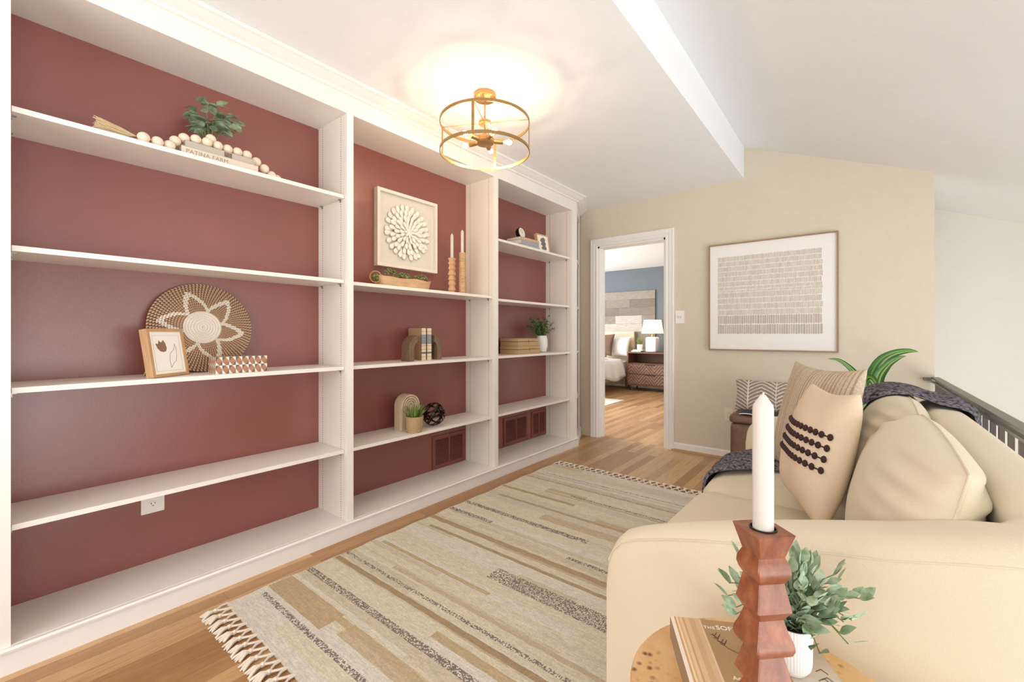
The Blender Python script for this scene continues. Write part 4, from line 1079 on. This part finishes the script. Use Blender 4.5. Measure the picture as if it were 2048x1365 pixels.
# ------------------------------------------------------------------ side table in the foreground
TZ = 0.515
t = thing('side_table', 'round burl wood side table in front of the sofa arm', 'table', (-0.1065, 0.782, 0))
def burl():
    t = NT('burl_wood'); t.set(0.3); v = t.coords((1, 1, 1))
    n1 = t.noise(v, 9, 5, 0.6); n2 = t.noise(v, 38, 4, 0.7)
    a = t.ramp(n1, [(0.25, lin((200, 150, 96))), (0.5, lin((220, 176, 122))), (0.75, lin((232, 198, 150)))])
    vo = t.n('ShaderNodeTexVoronoi'); vo.inputs['Scale'].default_value = 70; t.l(v, vo.inputs['Vector'])
    spot = t.ramp(vo.outputs['Distance'], [(0.15, (1, 1, 1, 1)), (0.45, (0, 0, 0, 1))])
    mask = t.ramp(t.noise(v, 10, 3), [(0.44, (0, 0, 0, 1)), (0.56, (1, 1, 1, 1))])
    m2 = t.math('MULTIPLY', spot, mask)
    t.l(t.mix(m2, a, lin((128, 72, 34))), t.b.inputs['Base Color']); return t.m
M_burl = burl()
obj('table_top', lathe(bmesh.new(), [(0, TZ-0.022), (0.209, TZ-0.022), (0.2125, TZ-0.018), (0.2125, TZ-0.003), (0.210, TZ), (0, TZ)], n=96), M_burl, t, True, angle=30)
obj('column', lathe(bmesh.new(), [(0.055, 0.03), (0.045, 0.06), (0.045, TZ-0.06), (0.07, TZ-0.022)], n=40), M_burl, t, True)
obj('base', lathe(bmesh.new(), [(0.15, 0), (0.155, 0.004), (0.155, 0.026), (0.15, 0.03), (0, 0.03)], n=64), M_burl, t, True, angle=30)
# book on the table
ux = Vector((0.876, 0.483, 0)).normalized(); ang = math.atan2(ux.y, ux.x)
bw, bl, bh = 0.236, 0.300, 0.040
t = thing('coffee_table_book', 'large taupe coffee table book with a curtain photo on its cover', 'book', (-0.283, 0.841, TZ), (0, 0, ang))
M_tau = mat('taupe_cover', (168, 134, 98), 0.35, var=0.10, vscale=7)
bm = bmesh.new(); box(bm, 0, bw, -bl, 0, 0, 0.003, 0.0008); box(bm, 0, bw, -bl, 0, bh-0.003, bh, 0.0008); box(bm, 0, 0.003, -bl, 0, 0.002, bh-0.002)
obj('cover', bm, mat('taupe_spine', (150, 128, 104), 0.45, var=0.04), t)
obj('pages', Box(0.003, bw-0.004, -bl+0.004, -0.004, 0.003, bh-0.003), M_page, t)
bm = bmesh.new(); fc = []
def flat(x0, x1, y0, y1, z, c): fc.append((bm.faces.new([bm.verts.new(p) for p in ((x0, y0, z), (x1, y0, z), (x1, y1, z), (x0, y1, z))]), srgb(c)))
strip = [(0.0, 0.008, (240, 226, 206)), (0.008, 0.012, (206, 160, 104)), (0.012, 0.016, (236, 212, 176)), (0.016, 0.020, (214, 176, 128)), (0.020, 0.026, (228, 196, 152)), (0.026, 0.030, (200, 160, 112)), (0.030, 0.040, (222, 186, 140)), (0.040, 0.052, (205, 168, 124)), (0.052, 0.062, (214, 180, 138)), (0.062, 0.066, (226, 196, 158))]
for a, b, c in strip: flat(a*0.82, b*0.82, -bl+0.001, -0.001, bh+0.0003, c)
for k in range(20):
    y1 = -0.001-(bl-0.002)*k/20; y0 = -0.001-(bl-0.002)*(k+1)/20; f = k/19
    flat(0.054, 0.160, y0, y1, bh+0.0003, (176-12*f+24*f*f, 142-10*f+8*f*f, 102-14*f))
    flat(0.160, bw-0.001, y0, y1, bh+0.0003, (186+30*min(1, 2*f), 158+48*min(1, 2*f), 128+62*min(1, 2*f)))
setcol(bm, fc); obj('cover_photo', bm, colmat('glossy_print', 0.3, 0.05, 40, (1, 1, 1), 0), t)
M_wtxt = mat('white_print', (250, 244, 232), 0.5, var=0)
text('title', 'THE', 0.0100, M_wtxt, t, (0.055, -0.027, bh+0.0004), (0, 0, 0), spacing=1.15)
text('title', 'SOFT', 0.0155, M_wtxt, t, (0.077, -0.0265, bh+0.0004), (0, 0, 0), spacing=1.05)
text('subtitle', 'An', 0.011, M_wtxt, t, (0.069, -0.145, bh+0.0004), (0, 0, 0), spacing=1.1)
bm = bmesh.new()
tube(bm, [(0.066, -0.040, bh+0.0005), (0.072, -0.058, bh+0.0005), (0.082, -0.074, bh+0.0005), (0.110, -0.095, bh+0.0005)], 0.0006, 4)
for (x, y) in ((0.068, -0.046), (0.071, -0.054), (0.075, -0.062), (0.078, -0.068), (0.073, -0.05), (0.08, -0.064)):
    tube(bm, [(x, y, bh+0.0005), (x+0.006, y+0.010, bh+0.0005)], 0.0007, 4); tube(bm, [(x, y, bh+0.0005), (x-0.006, y+0.004, bh+0.0005)], 0.0006, 4)
for (x, y) in ((0.205, -0.105), (0.200, -0.125), (0.206, -0.122)):
    tube(bm, [(x, y, bh+0.0005), (x+0.010, y+0.006, bh+0.0005), (x+0.016, y-0.004, bh+0.0005)], 0.0008, 4)
obj('twig_print', bm, mat('dark_red_ink', (92, 44, 34), 0.5), t)
# candle holder
hx_, hy_ = -0.091, 0.608
M_red = woodmat('reddish_sheesham', (104, 50, 30), (172, 108, 68), 'z', rough=0.3, scale=30, k=1.6)
t = thing('candle_holder', 'tall zigzag carved reddish wood candle holder on the coffee table book', 'candle holder', (hx_, hy_, TZ+bh))
zigzag_holder(t, 0.0248, 0.305, M_red, R(45))
obj('metal_cup', lathe(bmesh.new(), [(0.0132, 0.2945), (0.0150, 0.2945), (0.0152, 0.3065), (0.0138, 0.3065), (0.0136, 0.296)], n=28), M_black, t, True)
candle((hx_, hy_+0.0, TZ+bh+0.2952), 0.0117, 0.175, 'thick white candle in the tall reddish wood holder', 0.0)
# ribbed white pot with sage leaves
t = thing('potted_plant', 'sage green leafy plant in a white ribbed pot on the side table', 'plant', (-0.083, 0.828, TZ+bh))
bm = bmesh.new(); n = 120; rg = []
for r, z, f in ((0.014, 0, 0), (0.020, 0.003, 0), (0.026, 0.012, 0.5), (0.0275, 0.02, 1), (0.0285, 0.074, 1), (0.0285, 0.077, 0), (0.0265, 0.077, 0), (0.0255, 0.068, 0), (0.0, 0.068, 0)):
    rg.append([bm.verts.new(((r-0.0011*f*(i % 3 == 0))*math.cos(2*math.pi*i/n), (r-0.0011*f*(i % 3 == 0))*math.sin(2*math.pi*i/n), z)) for i in range(n)])
for a, b in zip(rg, rg[1:]):
    for i in range(n): bm.faces.new((a[i], a[(i+1) % n], b[(i+1) % n], b[i]))
bm.faces.new(rg[0][::-1]); obj('pot', bm, M_white, t, True, angle=30)
obj('soil', lathe(bmesh.new(), [(0.0255, 0.0685), (0.02, 0.072), (0, 0.073)], n=24), M_soil, t, True)
bm = bmesh.new(); sm = bmesh.new(); rr = random.Random(21)
for k in range(58):
    a = 2*math.pi*k/14+rr.uniform(-.3, .3); tl = rr.choice([0.15, 0.4, 0.7, 1.0, 1.4, 1.9]); L_ = rr.uniform(0.065, 0.125)*(1.0 if tl < 1.2 else 0.85)
    d = Vector((math.cos(a)*tl, math.sin(a)*tl, 1.0)).normalized(); b_ = Vector((0.006*math.cos(a), 0.006*math.sin(a), 0.07))
    pts = [b_+d*L_*f+Vector((0, 0, 0.02*f*(1-f)*4-0.012*tl*f*f)) for f in (0, .33, .66, 1)]
    tube(sm, pts, 0.0009, 5)
    for f in range(7):
        p = pts[min(3, 1+f//3)].lerp(pts[min(2, f//3)], rr.random()); side = 1 if f % 2 else -1
        dd = (d+Vector((-d.y, d.x, 0))*side*rr.uniform(0.5, 1.1)+Vector((0, 0, rr.uniform(-.2, .5))))
        leaf(bm, p, dd, rr.uniform(0.022, 0.034), rr.uniform(0.013, 0.018), rr.uniform(0, .25), rr.uniform(-.8, .8), 4, tip=0.0)
    leaf(bm, pts[-1], d+Vector((0, 0, .3)), 0.03, 0.015, 0.1, rr.uniform(-1, 1), 4)
obj('foliage', bm, M_sage, t, True); obj('stems', sm, M_stem, t, True)

# ------------------------------------------------------------------ pouf, patterned pillow, corner plant
t = thing('leather_pouf', 'brown leather cube pouf in the corner beyond the sofa', 'pouf', (-0.555, 3.86, 0))
M_leath = mat('brown_leather', (112, 82, 62), 0.55, var=0.14, vscale=25, bump=0.4, bscale=90)
obj('body', softbox(-0.215, 0.215, -0.215, 0.215, 0.0, 0.41, 0.02, 0.006), M_leath, t, True, angle=60)
obj('lid', softbox(-0.222, 0.222, -0.222, 0.222, 0.412, 0.478, 0.025, 0.006), M_leath, t, True, angle=60)
def leafpat(u, v):
    c = 0.34*round(u/0.68)*2; d = u-c
    k = (v*5.2-3.2*(abs(d)**1.1)*1.2) % 1
    if abs(d) < 0.015: return (224, 214, 198)
    return (150, 134, 120) if k < 0.62 else (224, 214, 198)
def leafp2(u, v):
    d = ((u+1.0) % 0.9)-0.45
    k = (v*2.2-(abs(d)**0.7)*1.9) % 0.5
    if abs(d) < 0.02: return (228, 218, 202)
    return (152, 136, 122) if k > 0.15 else (228, 218, 202)
o = obj('throw_pillow', pillow(0.44, 0.25, 0.12, n=90, pinch=0.06, colf=leafp2), colmat('printed_cotton', 0.9, 0.06, 300, (1, 1, 1), 0), None, True, angle=85)
tag(o, 'small taupe pillow with a cream frond pattern on the brown pouf', 'pillow')
orient(o, (-0.565, 3.905, 0.603), (1.0, -0.02, 0.0), (0.0, 0.18, 1))
bm = bmesh.new(); G = []
for i in range(25):
    x = -0.16+0.34*i/24; row = []
    for j in range(11):
        y = -0.09+0.18*j/10; row.append(bm.verts.new((x, y-0.02, 0.004+0.006*abs(math.sin(i*0.42))*(1-j/14)-max(0, (0.45*(i-14)/10))*0.03*0)))
    G.append(row)
for a, b in zip(G, G[1:]):
    for j in range(10): bm.faces.new((a[j], a[j+1], b[j+1], b[j]))
t = thing('folded_cloth', 'navy folded cloth with white piping under the frond pillow', 'cloth', (-0.545, 3.76, 0.486))
o = obj('cloth', bm, mat('navy_cotton', (42, 46, 66), 0.85), t, True); o.modifiers.new('Solidify', 'SOLIDIFY').thickness = 0.006
obj('piping', tube(bmesh.new(), [(-0.16+0.34*i/24, -0.113, 0.003+0.006*abs(math.sin(i*0.42))) for i in range(25)], 0.0035, 6), M_white, t, True)

t = thing('potted_plant', 'striped green corn plant in a white pot behind the sofa', 'plant', (0.06, 3.55, 0))
obj('pot', lathe(bmesh.new(), [(0.11, 0), (0.12, 0.01), (0.15, 0.28), (0.155, 0.30), (0.14, 0.30), (0.135, 0.27), (0, 0.27)], n=40), M_white, t, True)
bm = bmesh.new(); fc = []
def strap(base, pts, wd, seed):
    pts = [Vector(p) for p in pts]; fine = []
    for i in range(len(pts)-1):
        p0 = pts[max(i-1, 0)]; p1 = pts[i]; p2 = pts[i+1]; p3 = pts[min(i+2, len(pts)-1)]
        for s in range(5):
            q = s/5.0; fine.append(0.5*((2*p1)+(-p0+p2)*q+(2*p0-5*p1+4*p2-p3)*q*q+(-p0+3*p1-3*p2+p3)*q**3))
    fine.append(pts[-1]); rows_ = []; N_ = len(fine)
    for i, p in enumerate(fine):
        d = (fine[min(i+1, N_-1)]-fine[max(i-1, 0)]).normalized(); s = d.cross(Vector((-0.62, 0.78, 0.0))); 
        if s.length < 0.2: s = Vector((0.78, 0.62, 0))
        s = d.cross(Vector((0.1, -1, 0.15))).normalized()
        f = i/(N_-1); w_ = wd/2*(0.75+0.25*math.sin(math.pi*min(1, f*1.6)))*(1 if f < 0.5 else max(0.02, 1-((f-0.5)/0.5)**1.5))
        nn = s.cross(d).normalized()
        rows_.append([bm.verts.new(p+s*w_*q+nn*w_*0.35*abs(q)) for q in (-1, -0.75, -0.45, -0.15, 0.15, 0.45, 0.75, 1)])
    cs = [(40, 96, 36), (70, 128, 52), (128, 166, 84), (52, 110, 44), (168, 190, 110), (60, 118, 48), (44, 100, 38)]
    for a, b in zip(rows_, rows_[1:]):
        for j in range(7): fc.append((bm.faces.new((a[j], b[j], b[j+1], a[j+1])), srgb(cs[j])))
L0 = Vector((0, 0, 0.27))
_strap = strap
def strap(b, pts, w_, q): _strap(b, [(x*0.86-0.008, y, z) for x, y, z in pts], w_, q)
strap(L0, [(0, 0, .27), (-0.01, 0, .50), (-0.02, -0.02, .74), (-0.08, -0.03, .85), (-0.165, -0.05, .925), (-0.24, -0.05, .935)], 0.05, 1)
strap(L0, [(0.01, 0, .27), (0.00, 0.0, .55), (0.02, 0.0, .80), (0.07, 0, .92), (0.14, 0, .975), (0.22, 0, .995), (0.27, 0, .99)], 0.075, 2)
strap(L0, [(0.02, 0, .27), (0.03, -0.02, .55), (0.05, -0.03, .80), (0.10, -0.04, .90), (0.16, -0.04, .95), (0.205, -0.04, .965)], 0.06, 3)
strap(L0, [(0, -0.01, .27), (-0.005, -0.06, .55), (-0.005, -0.09, .74), (0.0, -0.11, .82), (0.03, -0.15, .80), (0.05, -0.19, .70)], 0.09, 4)
strap(L0, [(0.03, 0, .27), (0.06, -0.05, .55), (0.09, -0.06, .70), (0.15, -0.07, .78), (0.21, -0.08, .745), (0.25, -0.09, .70)], 0.06, 5)
strap(L0, [(0, 0, .27), (0.05, -0.08, .5), (0.10, -0.13, .68), (0.19, -0.15, .755), (0.25, -0.16, .750)], 0.05, 6)
strap(L0, [(-0.02, 0, .27), (-0.05, 0.05, .5), (-0.08, 0.10, .68), (-0.13, 0.16, .755), (-0.2, 0.2, .750)], 0.05, 7)
setcol(bm, fc); obj('leaves', bm, colmat('striped_leaf', 0.4, 0.1, 60, (1, 1, 1), 0, spec=0.5), t, True)

# ------------------------------------------------------------------ bedroom beyond the doorway
def plank_wall():
    t = thing('plank_panel', 'weathered grey plank panel on the blue bedroom wall', 'wall panel', (-4.645, 8.498, 0.30))
    bm = bmesh.new(); fc = []; rr = random.Random(2); hgt = 0.167; W_ = 3.0
    for r in range(10):
        x = -W_/2-rr.uniform(0, 0.6)
        while x < W_/2:
            L_ = rr.uniform(0.5, 1.2); xa, xb = max(-W_/2, x), min(W_/2, x+L_)
            if xb-xa > 0.01:
                c = rr.choice([(138, 128, 118), (150, 139, 127), (130, 121, 113), (158, 148, 136), (196, 188, 178), (144, 134, 124)])
                s0 = len(bm.faces); box(bm, xa+0.001, xb-0.001, -0.03+rr.uniform(0, .003), 0, r*hgt+0.001, (r+1)*hgt-0.001); bm.faces.ensure_lookup_table()
                for f in bm.faces[s0:]: fc.append((f, srgb(c)))
            x += L_
    setcol(bm, fc); obj('planks', bm, colmat('weathered_plank', 0.8, 0.3, 12, (1, 1, 14), 0.2, 30), t)
plank_wall()
t = thing('bed', 'bed with a washed oak headboard and white duvet seen through the doorway', 'bed', (-4.40, 8.46, 0))
hb = bmesh.new(); box(hb, -0.85, 0.85, -0.06, 0, 0.05, 1.14, 0.005); obj('headboard', hb, M_headboard, t)
bm = bmesh.new()
for (a, b, c, d) in ((-0.85, 0.85, 1.09, 1.14), (-0.85, 0.85, 0.80, 0.81), (-0.85, -0.79, 0.05, 1.09), (0.79, 0.85, 0.05, 1.09)): box(bm, a, b, -0.072, -0.06, c, d)
obj('headboard_rail', bm, M_headboard, t)
obj('bed_frame', Box(-0.80, 0.80, -2.1, -0.07, 0.20, 0.30, 0.01), M_headboard, t)
for (x, y) in ((0.74, -0.15), (-0.74, -0.15), (0.74, -2.0), (-0.74, -2.0)): obj('leg', Box(x-0.03, x+0.03, y-0.03, y+0.03, 0.0105, 0.20), M_walnut, t)
M_lin = mat('white_bedding', (244, 240, 236), 0.9, var=0.01, bump=0.4, bscale=8, bdist=0.02)
obj('mattress', softbox(-0.78, 0.78, -2.08, -0.08, 0.30, 0.56, 0.05, 0.01), M_lin, t, True, angle=80)
bm = bmesh.new(); G = []
for i in range(41):
    u = -1+2*i/40; row = []
    for j in range(31):
        y = -2.15+1.62*j/30; ax = abs(u); s = 1 if u > 0 else -1
        if ax < 0.74: x = u/0.74*0.80; z = 0.60+0.025*math.cos(u*2)+0.008*math.sin(j*0.9+i*0.3)
        else:
            q = (ax-0.74)/0.26; x = s*(0.80+0.07*math.sin(q*math.pi/2)+0.015*math.sin(j*1.1)*q); z = 0.60-0.36*q-0.04*math.sin(j*0.35)*q
        row.append(bm.verts.new((x, y, z)))
    G.append(row)
for a, b in zip(G, G[1:]):
    for j in range(30): bm.faces.new((a[j], a[j+1], b[j+1], b[j]))
o = obj('duvet', bm, M_lin, t, True, angle=80); o.modifiers.new('Solidify', 'SOLIDIFY').thickness = 0.02
o = obj('bed_pillow', pillow(0.60, 0.42, 0.18, n=16), M_lin, None, True, angle=85); tag(o, 'white bed pillow propped against the oak headboard', 'pillow'); orient(o, (-3.86, 8.22, 0.84), (1, 0, 0), (0, 0.3, 1))
o = obj('bed_pillow', pillow(0.56, 0.46, 0.16, n=16), mat('brown_velvet', (112, 84, 72), 0.9, var=0.15, vscale=40), None, True, angle=85); tag(o, 'brown square pillow in front of the white bed pillow', 'pillow'); orient(o, (-4.10, 8.05, 0.87), (1, -0.1, 0), (0, 0.3, 1))
o = obj('bed_throw', softbox(-0.45, 0.30, -0.25, 0.25, 0.0, 0.05, 0.02, 0.01), mat('grey_taupe_throw', (148, 134, 126), 0.95, var=0.1, vscale=60), None, True, angle=80, loc=(-4.05, 7.35, 0.645)); tag(o, 'grey taupe folded throw lying on the white duvet', 'throw blanket')

t = thing('nightstand', 'walnut nightstand with chevron drawer fronts beside the bed', 'nightstand', (-3.503, 7.95, 0))
NW, ND = 0.92, 0.44
bm = bmesh.new(); box(bm, 0, NW, 0, ND, 0.72, 0.745); box(bm, 0, 0.025, 0, ND, 0.11, 0.72); box(bm, NW-0.025, NW, 0, ND, 0.11, 0.72); box(bm, 0, NW, 0, ND, 0.10, 0.125); box(bm, 0.025, NW-0.025, ND-0.01, ND, 0.125, 0.72); box(bm, 0.025, NW-0.025, 0.01, ND, 0.515, 0.53)
obj('carcass', bm, M_walnut, t)
def chevron():
    t = NT('chevron_veneer'); t.set(0.45); tc = t.n('ShaderNodeTexCoord'); sp = t.n('ShaderNodeSeparateXYZ'); t.l(tc.outputs['Object'], sp.inputs[0])
    x = t.math('SUBTRACT', t.math('FRACT', t.math('DIVIDE', t.math('ADD', sp.outputs[0], 0.06), 0.30)), 0.5)
    k = t.math('ADD', t.math('MULTIPLY', t.math('ABSOLUTE', x), 0.36), sp.outputs[2])
    fr = t.math('FRACT', t.math('DIVIDE', k, 0.066)); ln = t.math('LESS_THAN', fr, 0.24)
    tone = t.noise(t.coords((1, 1, 1)), 14, 4)
    t.l(t.mix(ln, t.ramp(tone, [(0.3, lin((128, 94, 76))), (0.7, lin((156, 120, 98)))]), lin((52, 30, 24))), t.b.inputs['Base Color']); return t.m
M_chev = chevron()
for z0, z1 in ((0.325, 0.510), (0.130, 0.318)):
    d = obj('drawer', Box(0.028, NW-0.028, -0.004, 0.018, z0, z1, 0.002), M_chev, t)
    obj('pull', Box(NW/2-0.09, NW/2+0.09, -0.012, -0.004, z1-0.014, z1-0.004), M_black, d)
for x in (0.03, NW-0.05):
    for y in (0.03, ND-0.05): obj('leg', Box(x, x+0.02, y, y+0.02, 0, 0.10), M_black, t)
t = thing('table_lamp', 'white ceramic table lamp with a lit white shade on the nightstand', 'lamp', (-3.075, 8.15, 0.745))
obj('lamp_base', Box(-0.105, 0.105, -0.105, 0.105, 0, 0.285, 0.03), M_white, t, True, angle=40)
obj('neck', lathe(bmesh.new(), [(0.02, 0.28), (0.018, 0.34)], n=16), M_brass, t, True)
obj('bulb', ico(bmesh.new(), (0, 0, 0.44), 0.03, 2), emit('lamp_bulb', (255, 222, 180), 60), t, True)
shade = NT('lamp_shade_fabric'); shade.b.inputs['Base Color'].default_value = lin((250, 240, 226)); shade.b.inputs['Roughness'].default_value = 0.9
shade.b.inputs['Emission Color'].default_value = lin((255, 238, 214)); shade.b.inputs['Emission Strength'].default_value = 0.75
bm = bmesh.new(); lathe(bm, [(0.205, 0.355), (0.16, 0.615)], n=40, cap=False); o = obj('lamp_shade', bm, shade.m, t, True); o.modifiers.new('Solidify', 'SOLIDIFY').thickness = 0.003
t = thing('potted_plant', 'tiny grass plant in a white pot on the nightstand', 'plant', (-3.33, 8.16, 0.785))
obj('pot', lathe(bmesh.new(), [(0.05, 0), (0.055, 0.10), (0.048, 0.10), (0, 0.09)], n=24), M_white, t, True)
bm = bmesh.new(); rr = random.Random(6)
for k in range(40):
    a = rr.uniform(0, 6.28); tl = rr.uniform(0.1, 0.7); leaf(bm, (0.02*math.cos(a), 0.02*math.sin(a), 0.09), (math.cos(a)*tl, math.sin(a)*tl, 1.2), rr.uniform(0.12, 0.2), 0.014, 0.2, 0, 3)
obj('foliage', bm, M_gre, t, True)
mkbook((-3.36, 8.10, 0.745), 0, 0.10, 0.07, 0.020, (96, 104, 122), 'blue grey book under the tiny plant on the nightstand')
mkbook((-3.33, 8.11, 0.765), 0, 0.10, 0.07, 0.020, (214, 204, 190), 'cream book directly under the tiny pot on the nightstand')
o = obj('bedroom_rug', Box(-4.6, -2.985, 5.05, 6.66, 0.0, 0.010, 0.002), mat('cream_shag', (232, 220, 208), 0.95, var=0.05, vscale=60, bump=0.8, bscale=120, bdist=0.004)); tag(o, 'cream rug on the bedroom floor beside the bed', 'rug')
